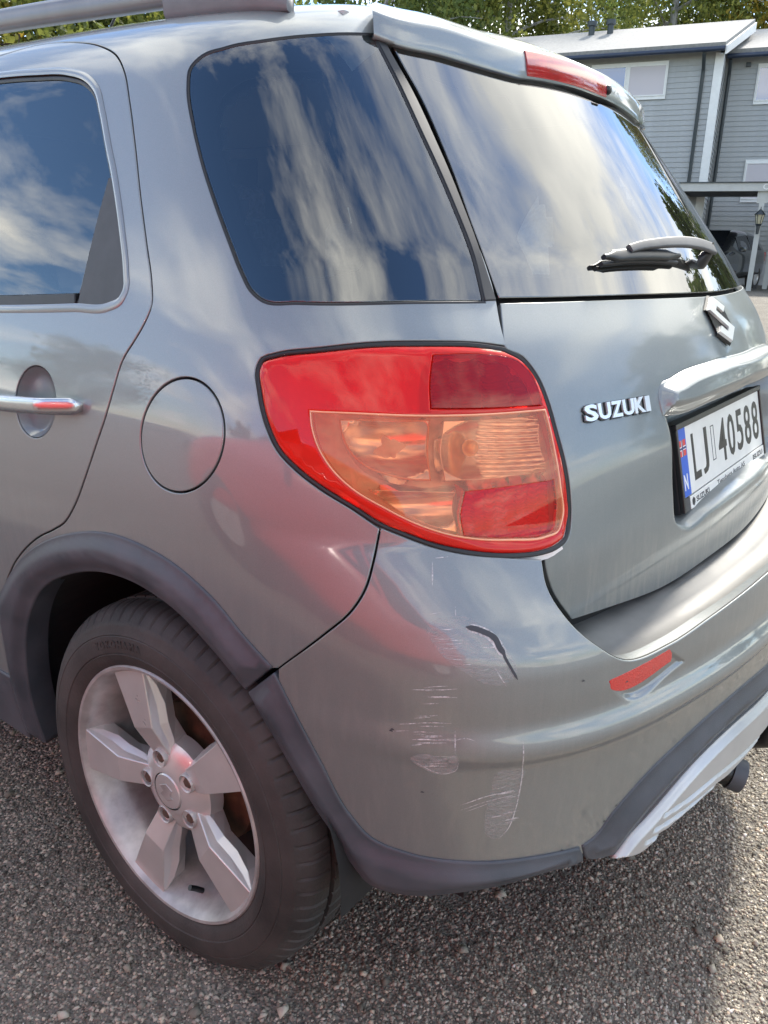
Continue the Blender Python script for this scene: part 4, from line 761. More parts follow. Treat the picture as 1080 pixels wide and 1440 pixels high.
# ------------------------------------------------------------ roof rails and aerial
M['rail'] = mat('grey_rail_paint', (.17, .175, .18), .34, .35, .3, .2, var=.1, vscale=10)
M['railfoot'] = mat('grey_rail_foot', (.135, .14, .148), .45, var=.12, vscale=20)
for s in (0, 1):
    X = lambda x: 2 * CX - x if s else x
    ys = np.linspace(1.75, -.02, 60); zz = np.interp(ys, [-.02, .12, .284, .483, .719, 1.2, 1.75], [1.553, 1.562, 1.568, 1.578, 1.589, 1.600, 1.60])
    zz = np.convolve(np.pad(zz, 4, mode='edge'), np.ones(9) / 9, 'valid')
    P = np.stack([np.full(60, X(.300)), ys, zz], 1); sd = np.tile((1.0, 0, 0), (60, 1)); up = np.tile((0, 0, 1.0), (60, 1))
    rail = sweep('roof_rail', P, sd, up, .016, .019, M['rail'], car, 16, 3.2)
    ys = np.linspace(.205, -.045, 14); roofz = np.array([1.528 + (y + .045) * .045 for y in ys])
    top = np.interp(ys, [-.045, -.02, .03, .1, .205], [1.528, 1.548, 1.570, 1.584, 1.590]); P = np.stack([np.full(14, X(.300)), ys, (roofz - .02 + top) / 2], 1)
    sweep('rail_foot', P, np.tile((1.0, 0, 0), (14, 1)), np.tile((0, 0, 1.0), (14, 1)), np.interp(ys, [-.045, .02, .2], [.008, .022, .024]), np.maximum((top - roofz + .02) / 2, .006), M['railfoot'], rail, 14, 3.4)
    sweep('rail_foot', P + (0, 1.5, .02), np.tile((1.0, 0, 0), (14, 1)), np.tile((0, 0, 1.0), (14, 1)), .022, .03, M['railfoot'], rail, 14, 3.4)
tube('aerial', [(CX, 1.32, 1.60), (CX, 1.20, 1.71), (CX, 1.13, 1.775)], .0035, M['black'], car)
# ------------------------------------------------------------ wheels
def make_wheel():
    w = lathe('wheel', [(.2262, .010), (.2285, .004), (.2285, -.001), (.2262, -.004), (.2215, -.003), (.2170, .003), (.2130, .012), (.206, .028), (.199, .042), (.1945, .060), (.193, .165), (.205, .19)], 96, M['alloy2'], car)
    # tyre
    prof = [(.2262, .012), (.2280, .000), (.2320, -.004), (.2420, -.0085), (.2500, -.0105), (.2512, -.0095), (.2530, -.0112), (.2680, -.0118), (.2800, -.0095), (.2812, -.0082), (.2830, -.0088), (.2930, -.0040), (.2950, -.0035),
            (.3020, .0005), (.3035, .0025), (.3110, .0085), (.3180, .0165), (.3225, .0260), (.3247, .0380), (.3254, .0480), (.3180, .0485), (.3180, .0560), (.3258, .0565), (.3262, .0850), (.3185, .0855), (.3185, .0940), (.3262, .0945), (.3258, .1260), (.3180, .1265), (.3180, .1340),
            (.3254, .1345), (.3225, .1560), (.3120, .1740), (.29, .186), (.25, .188), (.2262, .175)]
    prof = [(r, x if x < .048 else .048 + (x - .048) * 1.30) for r, x in prof]
    seg = 576; n = len(prof); V = []; Fc = []; pr = random.Random(5)
    for i in range(seg):
        a = 2 * math.pi * i / seg; g = (i % 8 == 0); g2 = (i % 16 == 5)
        for k, (r, x) in enumerate(prof):
            if g and 15 <= k <= 19: r -= .0030; x += .0012 if k < 18 else 0
            elif g and 14 == k: r -= .001
            if g2 and k in (17, 18): r -= .0022
            if (i % 8 == 0) and 22 <= k <= 27 and k not in (24, 25): r -= .003
            V.append((x, r * math.cos(a), r * math.sin(a)))
    for i in range(seg):
        j = (i + 1) % seg
        for k in range(n - 1): Fc.append((i * n + k, j * n + k, j * n + k + 1, i * n + k + 1))
    ty = mesh('tyre', V, Fc, M['tyre'], w, True); ty.data.set_sharp_from_angle(angle=R(28))
    # raised lettering on the sidewall
    def arc_text(txt, r, a0, size, mirrored=False):
        a = a0
        for ch in txt:
            Vt, Ft = text_mesh(ch, size, .0006, .0004)
            wd = Vt[:, 0].max() - Vt[:, 0].min(); Vt[:, 0] -= (Vt[:, 0].max() + Vt[:, 0].min()) / 2; Vt[:, 1] -= size * .0
            er = np.array([0, math.cos(a), math.sin(a)]); et = np.array([0, math.sin(a), -math.cos(a)])  # reads clockwise seen from outside (-x)
            mesh('sidewall_letter', frame_put(Vt, np.array([-.0118, 0, 0]) + er * r, -et, er, np.array([-1.0, 0, 0])), Ft, M['tyre'], w)
            a += (wd + size * .25) / r
    arc_text('YOKOHAMA', .267, R(62), .017)
    # spokes
    rs = np.array([.040, .062, .085, .118, .150, .185, .2165])
    for s in range(5):
        c = R(70.5 + 72 * s); V = []; Fc = []
        face = np.interp(rs, [.04, .062, .085, .118, .2165], [.026, .0225, .0140, .0025, .0050]); hw = np.interp(rs, [.04, .062, .085, .118, .2165], [.016, .020, .0215, .0240, .0405])
        g = .0115 * np.clip(np.sin(np.pi * np.clip((rs - .050) / .166, 0, 1)), .0, 1) ** .8
        for i, r in enumerate(rs):
            row = [(-hw[i] - g[i] * .3, face[i] + .046), (-hw[i] - g[i], face[i] + 2.0 * g[i] + .004), (-hw[i] - g[i] * .40, face[i] + 1.15 * g[i] + .0015), (-hw[i] - .0012, face[i] + .0015), (-hw[i], face[i]), (hw[i], face[i]), (hw[i] + .0012, face[i] + .0015), (hw[i] + g[i] * .40, face[i] + 1.15 * g[i] + .0015), (hw[i] + g[i], face[i] + 2.0 * g[i] + .004), (hw[i] + g[i] * .3, face[i] + .046)]
            rr = r
            for t, x in row: V.append((x, rr * math.cos(c) - t * math.sin(c), rr * math.sin(c) + t * math.cos(c)))
        nr = 10
        for i in range(len(rs) - 1):
            for k in range(nr - 1): Fc.append((i * nr + k, i * nr + k + 1, (i + 1) * nr + k + 1, (i + 1) * nr + k))
        sp = mesh('spoke', V, Fc, M['alloy'], w)
        bm = bmesh.new(); bm.from_mesh(sp.data); bmesh.ops.recalc_face_normals(bm, faces=bm.faces)
        sh = [e for e in bm.edges if len(e.link_faces) == 2 and e.calc_face_angle() > R(14)]; bmesh.ops.bevel(bm, geom=sh, offset=.0011, segments=2, profile=.5, affect='EDGES', clamp_overlap=True); bm.to_mesh(sp.data); bm.free()
        # nut in its pocket
        cy, cz = .0575 * math.cos(c), .0575 * math.sin(c)
        lathe('nut_pocket', [(.0175, .0235), (.0165, .0155), (.0150, .0135), (.0135, .0150), (.0125, .030), (.0, .030)], 28, M['alloy2'], w, (0, cy, cz))
        nut = lathe('wheel_nut', [(.0098, .030), (.0098, .0185), (.0082, .0165), (.0, .0160)], 6, M['rustnut'], w, (0, cy, cz), smooth=False)
    lathe('hub', [(.034, .0130), (.044, .0145), (.060, .0215), (.074, .0270), (.082, .034), (.084, .060)], 60, M['alloy'], w)
    cap = lathe('centre_cap', [(.0, .0105), (.020, .0108), (.0305, .0118), (.0325, .0140), (.0325, .02)], 48, M['alloy'], w)
    logo_at('cap_emblem', np.array([.0106, 0, 0]), np.array([0, -1.0, 0]), np.array([0, 0, 1.0]), np.array([-1.0, 0, 0]), .034, .034, .0012, M['alloy2'], w)
    lathe('brake_drum', [(.0, .075), (.06, .075), (.10, .080), (.128, .083), (.130, .10), (.132, .14)], 60, M['rust'], w)
    lathe('wheel_back', [(.0, .13), (.194, .13)], 48, M['dark'], w)
    a = R(-106); tube('valve', [(.030, .194 * math.cos(a), .194 * math.sin(a)), (.018, .182 * math.cos(a), .182 * math.sin(a)), (.008, .174 * math.cos(a), .174 * math.sin(a))], .0048, M['black'], w)
    return w
wheel = make_wheel(); wheel.location = (.0165, 0, .326)
def copy_tree(o, parent):
    c = o.copy(); COL.objects.link(c); c.parent = parent
    for ch in list(o.children): copy_tree(ch, c)
    return c
for loc, rz in (((2 * CX - .0165, 0, .326), math.pi), ((.0165, 2.5, .326), 0), ((2 * CX - .0165, 2.5, .326), math.pi)):
    wc = copy_tree(wheel, car); wc.location = loc; wc.rotation_euler = (0, 0, rz)
# wheel wells
def well(mir):
    n = 40; V = []; Fc = []; rr = .395
    for i in range(n + 1):
        a = R(-4 + 188 * i / n); y, z = rr * 1.04 * math.cos(a) + .03, .326 + rr * math.sin(a) * .95
        for x in (.022, .06, .42): V.append((2 * CX - x if mir else x, y, z))
    for i in range(n):
        for k in range(2): Fc.append((i * 3 + k, i * 3 + k + 1, (i + 1) * 3 + k + 1, (i + 1) * 3 + k))
    Fc.append(tuple(i * 3 + 2 for i in range(n + 1)))
    mesh('wheel_well', V, Fc, M['well'], car)
M['headliner'] = mat('pale_headliner', (.45, .45, .44), .9)
M['well'] = mat('dusty_wheel_well_liner', (.016, .016, .017), .75, var=.3, vscale=12)
well(False); well(True)
# ------------------------------------------------------------ tow bar
tb = tube('tow_bar', [(CX, -.45, .285), (CX, -.60, .275), (CX, -.70, .280), (CX, -.745, .300), (CX, -.752, .335)], .020, M['black'], car, 14)
bm = bmesh.new(); bmesh.ops.create_uvsphere(bm, u_segments=24, v_segments=14, radius=.025); bmesh.ops.translate(bm, verts=bm.verts, vec=(CX, -.754, .366)); me = bpy.data.meshes.new('tow_ball'); bm.to_mesh(me); bm.free(); link('tow_ball', me, tb, M['chrome'])
tube('trailer_socket', [(.84, -.60, .225), (.868, -.68, .205), (.873, -.69, .202)], .030, M['black'], tb, 20); tube('socket_cap', [(.874, -.692, .201), (.879, -.705, .197), (.883, -.715, .194)], .034, M['trim'], tb, 20)
box('underbody', (CX, 1.2, .36), (1.45, 3.4, .10), M['dark'], car)
# ------------------------------------------------------------ cabin
box('cabin_floor', (CX, .6, .62), (1.36, 2.3, .04), M['cabin'], car, .01)
for xx in (.50, CX, 1.255):
    st = box('rear_seat', (xx, .33, .84), (.36, .13, .50), M['seat'], car, .04, Matrix.Rotation(R(-14), 4, 'X'), 3)
    box('headrest', (xx, .255, 1.165), (.24, .09, .15), M['seat'], st, .035, None, 3); 
    for q in (-.05, .05): tube('headrest_post', [(xx + q, .27, 1.05), (xx + q, .26, 1.12)], .006, M['chrome'], st, 8)
for xx in (.47, 1.285):
    st = box('front_seat', (xx, 1.25, .90), (.46, .13, .62), M['seat'], car, .05, Matrix.Rotation(R(-14), 4, 'X'), 3)
    box('headrest', (xx, 1.15, 1.29), (.26, .09, .16), M['seat'], st, .04, None, 3)
box('headliner', (CX, .75, 1.505), (1.05, 1.7, .02), M['headliner'], car)
box('cabin_liner', (CX, .2, .74), (1.30, .9, .02), M['cabin'], car)
# front end of the car, ahead of the rear doors
def front():
    st = [(.975, 1.10, 1.565, .0, .21), (1.5, 1.085, 1.575, .0, .205), (1.95, 1.06, 1.50, .005, .24), (2.35, 1.02, 1.22, .01, .20), (2.6, .99, 1.03, .015, .20), (3.0, .93, .96, .04, .24), (3.22, .82, .86, .12, .30), (3.33, .62, .66, .25, .40)]
    V = []; Fc = []; 
    for y, zb, zt, xb, xt in st:
        h = [(xb + .07, .25), (xb + .01, .55), (xb + .012, zb * .8 + .1), (xb + .05, zb), (xt, zb + (zt - zb) * .88), (xt + .12, zt), (CX, zt + .03)]
        V += [(x, y, z) for x, z in h] + [(2 * CX - x, y, z) for x, z in h[-2::-1]]
    n = 13
    for i in range(len(st) - 1):
        for k in range(n - 1): Fc.append((i * n + k, i * n + k + 1, (i + 1) * n + k + 1, (i + 1) * n + k))
    Fc.append(tuple(range((len(st) - 1) * n, len(st) * n)))
    o = mesh('front_body', V, Fc, M['paint'], car, True); o.data.set_sharp_from_angle(angle=R(35))
    for s in (0, 1):
        X = lambda x: 2 * CX - x if s else x
        mesh('front_door_window', [(X(.055), 1.02, 1.12), (X(.058), 1.95, 1.09), (X(.20), 1.75, 1.47), (X(.193), 1.02, 1.49)], [(0, 1, 2, 3)], M['frit'], car)
front()
# ------------------------------------------------------------ scratches and scuffs on the bumper corner
def scuff_mat(name, col, lo, hi, scale, stretch):
    m = bpy.data.materials.new(name); m.use_nodes = True; nt = m.node_tree; N = nt.nodes; L = nt.links; b = N['Principled BSDF']
    b.inputs['Base Color'].default_value = (*col, 1); b.inputs['Roughness'].default_value = .55
    tc = N.new('ShaderNodeTexCoord'); mp = N.new('ShaderNodeMapping'); mp.inputs['Scale'].default_value = stretch; L.new(tc.outputs['Object'], mp.inputs[0])
    n = N.new('ShaderNodeTexNoise'); n.inputs['Scale'].default_value = scale; n.inputs['Detail'].default_value = 6; n.inputs['Roughness'].default_value = .7; L.new(mp.outputs[0], n.inputs['Vector'])
    r = N.new('ShaderNodeMapRange'); r.inputs[1].default_value = lo; r.inputs[2].default_value = hi; L.new(n.outputs[0], r.inputs[0]); L.new(r.outputs[0], b.inputs['Alpha']); return m
M['scratch'] = scuff_mat('bare_scratch', (.62, .61, .60), .30, .62, 160, (1, 1, 1)); M['gouge'] = mat('dark_gouge', (.045, .05, .058), .6)
M['scuffA'] = scuff_mat('scuffed_clearcoat', (.56, .55, .54), .38, .86, 16, (6, 6, 60)); M['scuffB'] = scuff_mat('lightly_scuffed_clearcoat', (.52, .52, .52), .44, .88, 14, (5, 5, 70))
for l in UV['scratches']: ribbon('scratch', l, rnd.uniform(.0008, .0019), M['scratch'], bumper)
ribbon('gouge', uvp('gouge') + (0, -.0012), .0095, M['scratch'], bumper, off=.0005, h=.003); ribbon('gouge', uvp('gouge') + rng.normal(0, .0009, (6, 2)), .0060, M['gouge'], bumper, off=.0007, h=.003); ribbon('gouge', uvp('gouge')[1:5] + (.001, -.002), .0042, M['gouge'], bumper, off=.0008, h=.003); ribbon('gouge', uvp('gouge2'), .0028, M['gouge'], bumper, off=.0007, h=.003)
for k, mm, of in (('scuff_a', 'scuffA', .0004), ('scuff_b', 'scuffB', .0004), ('scuff_c', 'scuffB', .0004)):
    panel('scuff', k, M[mm], bumper, bump=True, off=of, gap=0, roll=.0001, flange=.0001, h=.012)
for u, v in uvp('chip'): ribbon('paint_chip', [(u - .002, v), (u, v + .001), (u + .002, v)], .0025, M['gouge'], bumper, off=.0008, h=.002)
# ------------------------------------------------------------ ground
def gz(x, y): return .40 * sstep(np.asarray(x, float), 4.0, 18.0)
def ground_mat():
    m = bpy.data.materials.new('worn_coarse_asphalt'); m.use_nodes = True; nt = m.node_tree; N = nt.nodes; L = nt.links; b = N['Principled BSDF']; b.inputs['Roughness'].default_value = .9
    tc = N.new('ShaderNodeTexCoord'); v = N.new('ShaderNodeTexVoronoi'); v.inputs['Scale'].default_value = 170; L.new(tc.outputs['Object'], v.inputs['Vector'])
    r = N.new('ShaderNodeValToRGB'); r.color_ramp.elements[0].color = (.085, .076, .064, 1); r.color_ramp.elements[1].color = (.27, .245, .205, 1); r.color_ramp.elements[1].position = .9
    L.new(v.outputs['Color'], r.inputs[0]); n = N.new('ShaderNodeTexNoise'); n.inputs['Scale'].default_value = 3; n.inputs['Detail'].default_value = 6; L.new(tc.outputs['Object'], n.inputs['Vector'])
    mx = N.new('ShaderNodeMix'); mx.data_type = 'RGBA'; mx.blend_type = 'MULTIPLY'; mx.inputs[0].default_value = .6; L.new(r.outputs[0], mx.inputs[6])
    r2 = N.new('ShaderNodeValToRGB'); r2.color_ramp.elements[0].position = .3; r2.color_ramp.elements[1].position = .7; r2.color_ramp.elements[0].color = (.55, .53, .5, 1); L.new(n.outputs[0], r2.inputs[0]); L.new(r2.outputs[0], mx.inputs[7]); L.new(mx.outputs[2], b.inputs['Base Color'])
    bp = N.new('ShaderNodeBump'); bp.inputs['Strength'].default_value = .9; bp.inputs['Distance'].default_value = .004; L.new(v.outputs['Distance'], bp.inputs['Height']); L.new(bp.outputs[0], b.inputs['Normal']); return m
def ground():
    xs = np.unique(np.concatenate([np.linspace(-160, -6, 20), np.linspace(-6, 24, 61), np.linspace(24, 260, 24)])); ys = np.unique(np.concatenate([np.linspace(-160, -6, 20), np.linspace(-6, 20, 40), np.linspace(20, 220, 20)]))
    X, Y = np.meshgrid(xs, ys); V = np.stack([X, Y, gz(X, Y)], -1).reshape(-1, 3); n = len(xs)
    o = mesh('ground', V, [(i * n + j, i * n + j + 1, (i + 1) * n + j + 1, (i + 1) * n + j) for i in range(len(ys) - 1) for j in range(n - 1)], ground_mat(), None, True)
    o['kind'] = 'structure'; return o
ground()
def attr_mat(name, rough, stops, attr='tone', spec=.4, trans=0.0):
    m = bpy.data.materials.new(name); m.use_nodes = True; nt = m.node_tree; N = nt.nodes; L = nt.links; b = N['Principled BSDF']; b.inputs['Roughness'].default_value = rough; b.inputs['Specular IOR Level'].default_value = spec
    a = N.new('ShaderNodeAttribute'); a.attribute_name = attr; r = N.new('ShaderNodeValToRGB'); e = r.color_ramp.elements
    while len(e) < len(stops): e.new(.5)
    for k, (p, c) in enumerate(stops): e[k].position = p; e[k].color = (*c, 1)
    L.new(a.outputs['Fac'], r.inputs[0]); L.new(r.outputs[0], b.inputs['Base Color'])
    if trans:
        t = N.new('ShaderNodeBsdfTranslucent'); L.new(r.outputs[0], t.inputs[0]); x = N.new('ShaderNodeMixShader'); x.inputs[0].default_value = trans; o = N['Material Output']
        L.new(b.outputs[0], x.inputs[1]); L.new(t.outputs[0], x.inputs[2]); L.new(x.outputs[0], o.inputs[0])
    return m
def fast_mesh(name, V, Fq, m, tone=None, parent=None):
    """V (n,3), Fq (k, 3 or 4) as arrays"""
    me = bpy.data.meshes.new(name); k, c = Fq.shape
    me.vertices.add(len(V)); me.vertices.foreach_set('co', V.astype(np.float32).ravel()); me.loops.add(k * c); me.loops.foreach_set('vertex_index', Fq.astype(np.int32).ravel())
    me.polygons.add(k); me.polygons.foreach_set('loop_start', np.arange(0, k * c, c, dtype=np.int32)); me.update(calc_edges=True); me.validate()
    if tone is not None:
        a = me.attributes.new('tone', 'FLOAT', 'POINT'); a.data.foreach_set('value', tone.astype(np.float32))
    return link(name, me, parent, m)
GRAVEL = attr_mat('loose_gravel', .85, [(0, (.065, .058, .047)), (.28, (.19, .170, .136)), (.55, (.33, .298, .240)), (.78, (.48, .435, .355)), (.90, (.56, .47, .35)), (.95, (.33, .23, .17)), (1, (.66, .62, .55))])
def stones(name, n, smin_, smax_, seed, sink=.42):
    g = np.random.default_rng(seed); n2 = n // 3
    base = np.array([(1, 0, 0), (-1, 0, 0), (0, 1, 0), (0, -1, 0), (0, 0, 1), (0, 0, -1)], float); f = np.array([(0, 2, 4), (2, 1, 4), (1, 3, 4), (3, 0, 4), (2, 0, 5), (1, 2, 5), (3, 1, 5), (0, 3, 5)])
    sz = smin_ + (smax_ - smin_) * g.random(n) ** 2.6; c = np.zeros((n, 3)); c[n2:, 0] = g.uniform(-.75, .40, n - n2); c[n2:, 1] = g.uniform(-1.05, 1.40, n - n2); c[:n2, 0] = g.uniform(.40, 1.95, n2); c[:n2, 1] = g.uniform(-1.25, -.35, n2)
    V = base[None] * (.62 + .55 * g.random((n, 6, 1))) + g.normal(0, .16, (n, 6, 3)); a = g.uniform(0, 6.28, n); ca, sa = np.cos(a)[:, None], np.sin(a)[:, None]
    x = V[:, :, 0] * ca - V[:, :, 1] * sa; y = V[:, :, 0] * sa + V[:, :, 1] * ca; V[:, :, 0] = x * (1 + .4 * g.random((n, 1))); V[:, :, 1] = y; V[:, :, 2] *= .75
    V *= (sz / 2)[:, None, None]; c[:, 2] = sz * (.5 - sink) * .5; V += c[:, None]
    Fq = (f[None] + (np.arange(n) * 6)[:, None, None]).reshape(-1, 3); pt = np.zeros(n)
    for _ in range(10):
        k1, k2, ph_ = g.uniform(-9, 9), g.uniform(-9, 9), g.uniform(0, 6.28); pt += np.sin(c[:, 0] * k1 + c[:, 1] * k2 + ph_)
    tone = np.repeat(np.clip(g.beta(1.3, 1.9, n) + .035 * pt, 0, 1), 6)
    o = fast_mesh(name, V.reshape(-1, 3), Fq, GRAVEL, tone); return o
st1 = stones('gravel', 175000, .0042, .0115, 11); tag(st1, 'coarse grey and tan gravel of the worn asphalt round the wheel', 'gravel', kind='stuff')
st2 = stones('loose_pebbles', 520, .012, .026, 12, .15); tag(st2, 'larger loose pebbles lying on the worn asphalt', 'pebbles', kind='stuff')
# ------------------------------------------------------------ house with grey boarding, behind on the right
M['siding'] = mat('grey_painted_boards', (.37, .385, .385), .6, var=.07, vscale=6, bump=.15, bscale=40)
M['white'] = mat('white_painted_wood', (.74, .75, .73), .5, var=.04, vscale=8)
M['shingle'] = mat('grey_felt_roofing', (.27, .27, .26), .85, var=.18, vscale=14, stretch=(1, 1, 1), bump=.3, bscale=30)
M['gutter'] = mat('dark_blue_gutter_steel', (.028, .042, .075), .4, .2, var=.1)
M['pipe'] = mat('dark_downpipe', (.035, .045, .050), .4, .2)
M['pane'] = mat('sky_blue_pane', (.05, .12, .30), .04, .0, 1.0, .0, spec=1.0)  # blue of the mirrored sky is put into the pane's base colour
M['blind'] = mat('pale_blind', (.55, .52, .54), .7)
M['plinth'] = mat('pale_concrete_plinth', (.45, .47, .50), .7, var=.08)
HX, HY, HA = 22.378, 5.976, math.atan2(.974, -.225)
def hbox(name, x0, x1, y0, y1, z0, z1, m, parent, bev=0): return box(name, ((x0 + x1) / 2, (y0 + y1) / 2, (z0 + z1) / 2), (abs(x1 - x0), abs(y1 - y0), abs(z1 - z0)), m, parent, bev)
def boards(parent, x0, x1, y, z0, z1, pitch, axis='x'):
    n = int((z1 - z0) / pitch); me = None
    L_ = abs(x1 - x0); t = .018
    for i in range(n):
        if me is None:
            if axis == 'x': V = [(0, 0, 0), (L_, 0, 0), (L_, t, 0), (0, t, 0), (0, .002, pitch * .98), (L_, .002, pitch * .98)]
            else: V = [(0, 0, 0), (0, -L_, 0), (-t, -L_, 0), (-t, 0, 0), (-.002, 0, pitch * .98), (-.002, -L_, pitch * .98)]
            Fc = [(3, 2, 5, 4), (0, 1, 2, 3), (0, 3, 4), (1, 5, 2)]
            me = bpy.data.meshes.new('board'); me.from_pydata(V, [], Fc if axis == 'x' else [f[::-1] for f in Fc]); me.update(); me.materials.append(M['siding'])
            bm = bmesh.new(); bm.from_mesh(me); bmesh.ops.recalc_face_normals(bm, faces=bm.faces); bm.to_mesh(me); bm.free()
        o = bpy.data.objects.new('board', me); COL.objects.link(o); o.parent = parent
        o.location = (min(x0, x1), y, z0 + i * pitch) if axis == 'x' else (x0, y, z0 + i * pitch)
def hwindow(parent, x0, x1, z0, z1, y, splits, blinds=()):
    w = hbox('window', x0, x1, y, y + .035, z0, z1, M['white'], parent); n = len(splits) - 1
    for k in range(n):
        a, b = splits[k], splits[k + 1]
        hbox('pane', a + .05, b - .05, y + .0355, y + .039, z0 + .10, z1 - .10, M['blind'] if k in blinds else M['pane'], w)
        for (p, q, r_, s_) in ((a + .03, a + .06, z0 + .075, z1 - .075), (b - .06, b - .03, z0 + .075, z1 - .075), (a + .06, b - .06, z0 + .075, z0 + .105), (a + .06, b - .06, z1 - .105, z1 - .075)): hbox('sash', p, q, y + .0345, y + .055, r_, s_, M['white'], w)
def sheet(name, P, th, m, parent):
    P = np.array(P, float); n = np.cross(P[1] - P[0], P[2] - P[0]); n /= np.linalg.norm(n); k = len(P); V = np.concatenate([P, P - n * th])
    return mesh(name, V, [tuple(range(k)), tuple(range(2 * k - 1, k - 1, -1))] + [(i, i + k, (i + 1) % k + k, (i + 1) % k) for i in range(k)], m, parent)
house = empty('house', (HX, HY, 0), HA); tag(house, 'grey boarded house with felt roof, white corner boards and dark blue gutter', 'house')
hbox('wall', 0, 9.5, -5.0, -.001, .3, 6.0, M['siding'], house); boards(house, .18, 6.2, 0, .95, 5.9, .125)
hbox('plinth', -.01, 9.5, .0, .03, .3, .95, M['plinth'], house)
hbox('corner_board', 0.03, .175, .0, .045, .6, 5.95, M['white'], house); hbox('corner_board', -.03, .03, -.12, .045, .6, 5.95, M['white'], house)
boards(house, -.002, 1.34, -.125, .6, 5.95, .125, axis='y')
hwindow(house, 1.27, 3.22, 4.96, 5.84, .02, (1.27, 2.27, 3.22), (0,))
sheet('roof', [(-.05, .42, 5.98), (-.52, -2.6, 7.10), (9.9, -2.6, 7.10), (9.9, .42, 5.98)][::-1], .12, M['shingle'], house)
sheet('roof', [(-.52, -2.6, 7.10), (-.05, -5.6, 5.98), (9.9, -5.6, 5.98), (9.9, -2.6, 7.10)][::-1], .12, M['shingle'], house)
sheet('barge_board', [(-.06, .44, 5.83), (-.06, .44, 6.02), (-.53, -2.6, 7.14), (-.53, -2.6, 6.92)], .04, M['white'], house); sheet('gable_soffit', [(-.02, .40, 5.86), (-.49, -2.6, 6.96), (.05, -2.6, 6.96), (.05, .40, 5.86)], .02, M['siding'], house)
P = np.array([(x, .46, 5.955) for x in np.linspace(-.05, 9.9, 4)]); sweep('gutter', P, np.tile((0, 1.0, 0), (4, 1)), np.tile((0, 0, 1.0), (4, 1)), .07, .055, M['gutter'], house, 12, 3.0)
tube('downpipe', [(.42, .40, 5.90), (.42, .38, 5.82), (.42, .10, 5.62), (.42, .07, 5.5), (.42, .07, 1.0)], .045, M['pipe'], house)
for vx in (3.72, 3.20):
    vp = tube('roof_vent', [(vx, -2.0, 6.72), (vx, -2.0, 7.0), (vx, -2.0, 7.22)], .085, M['pipe'], house, 14); tube('vent_cap', [(vx, -2.0, 7.22), (vx, -2.0, 7.26), (vx, -2.0, 7.34)], .135, M['pipe'], vp, 14); sheet('flashing', [(vx - .25, -1.75, 6.80), (vx + .2, -1.75, 6.80), (vx + .2, -2.2, 6.965), (vx - .25, -2.2, 6.965)], .01, M['white'], vp)
annex = empty('house_wing', (HX, HY, 0), HA); tag(annex, 'set back grey boarded wing of the house at the right picture edge', 'house')
hbox('wall', -7, -.004, -6.0, -1.481, .3, 6.1, M['siding'], annex); boards(annex, -6, -.01, -1.48, .95, 6.05, .125); hbox('plinth', -7, -.01, -1.48, -1.44, .3, .95, M['plinth'], annex)
hwindow(annex, -2.2, -.80, 4.96, 5.92, -1.46, (-2.2, -1.45, -.80)); hwindow(annex, -2.2, -.84, 2.55, 3.62, -1.46, (-2.2, -.84), (0,))
sheet('roof', [(-.02, -1.05, 6.10), (-.30, -4.0, 7.15), (-7.5, -4.0, 7.15), (-7.5, -1.05, 6.10)], .12, M['shingle'], annex)
P = np.array([(x, -1.02, 6.06) for x in np.linspace(-.04, -7.5, 4)]); sweep('gutter', P, np.tile((0, 1.0, 0), (4, 1)), np.tile((0, 0, 1.0), (4, 1)), .07, .055, M['gutter'], annex, 12, 3.0)
tube('downpipe', [(-.12, -1.1, 6.0), (-.12, -1.15, 5.92), (-.12, -1.36, 5.75), (-.12, -1.39, 5.6), (-.12, -1.39, 1.0)], .045, M['pipe'], annex)
hbox('outdoor_lamp', -.62, -.50, -1.46, -1.38, 5.86, 5.96, M['pipe'], annex, .01)
# ------------------------------------------------------------ carport
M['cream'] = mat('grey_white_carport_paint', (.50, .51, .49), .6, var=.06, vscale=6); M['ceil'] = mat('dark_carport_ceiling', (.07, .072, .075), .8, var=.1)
cp = empty('carport', (HX, HY, 0), HA); tag(cp, 'flat roofed open carport with pale fascia marked C before the house', 'carport')
hbox('fascia', -7, .36, 2.96, 3.0, 2.55, 2.72, M['cream'], cp); hbox('roof_slab', -7, .34, -.0 + .06, 2.955, 2.60, 2.71, M['ceil'], cp); hbox('roof_edge', -7, .38, .05, 3.03, 2.722, 2.745, M['pipe'], cp)
hbox('side_fascia', .342, .375, .06, 2.955, 2.55, 2.72, M['cream'], cp)
for i, (px, py) in enumerate(((-1.43, 2.88), (-1.78, 1.30), (-4.6, 2.88), (-4.9, 1.3))):
    po = hbox('post', px - .055, px + .055, py - .055, py + .055, .2, 2.55, M['cream'], cp)
    if py > 2: [hbox('bracket', px + s * .085 - .03, px + s * .085 + .03, py - .05, py + .05, 2.30, 2.549, M['cream'], po) for s in (-1, 1)]
V, Fc = text_mesh('C', .17, .003, .004); V -= (V.max(0) + V.min(0)) / 2; mesh('letter', frame_put(V, (-1.46, 3.006, 2.64), (-1, 0, 0), (0, 0, 1), (0, 1, 0)), Fc, M['white'], cp)
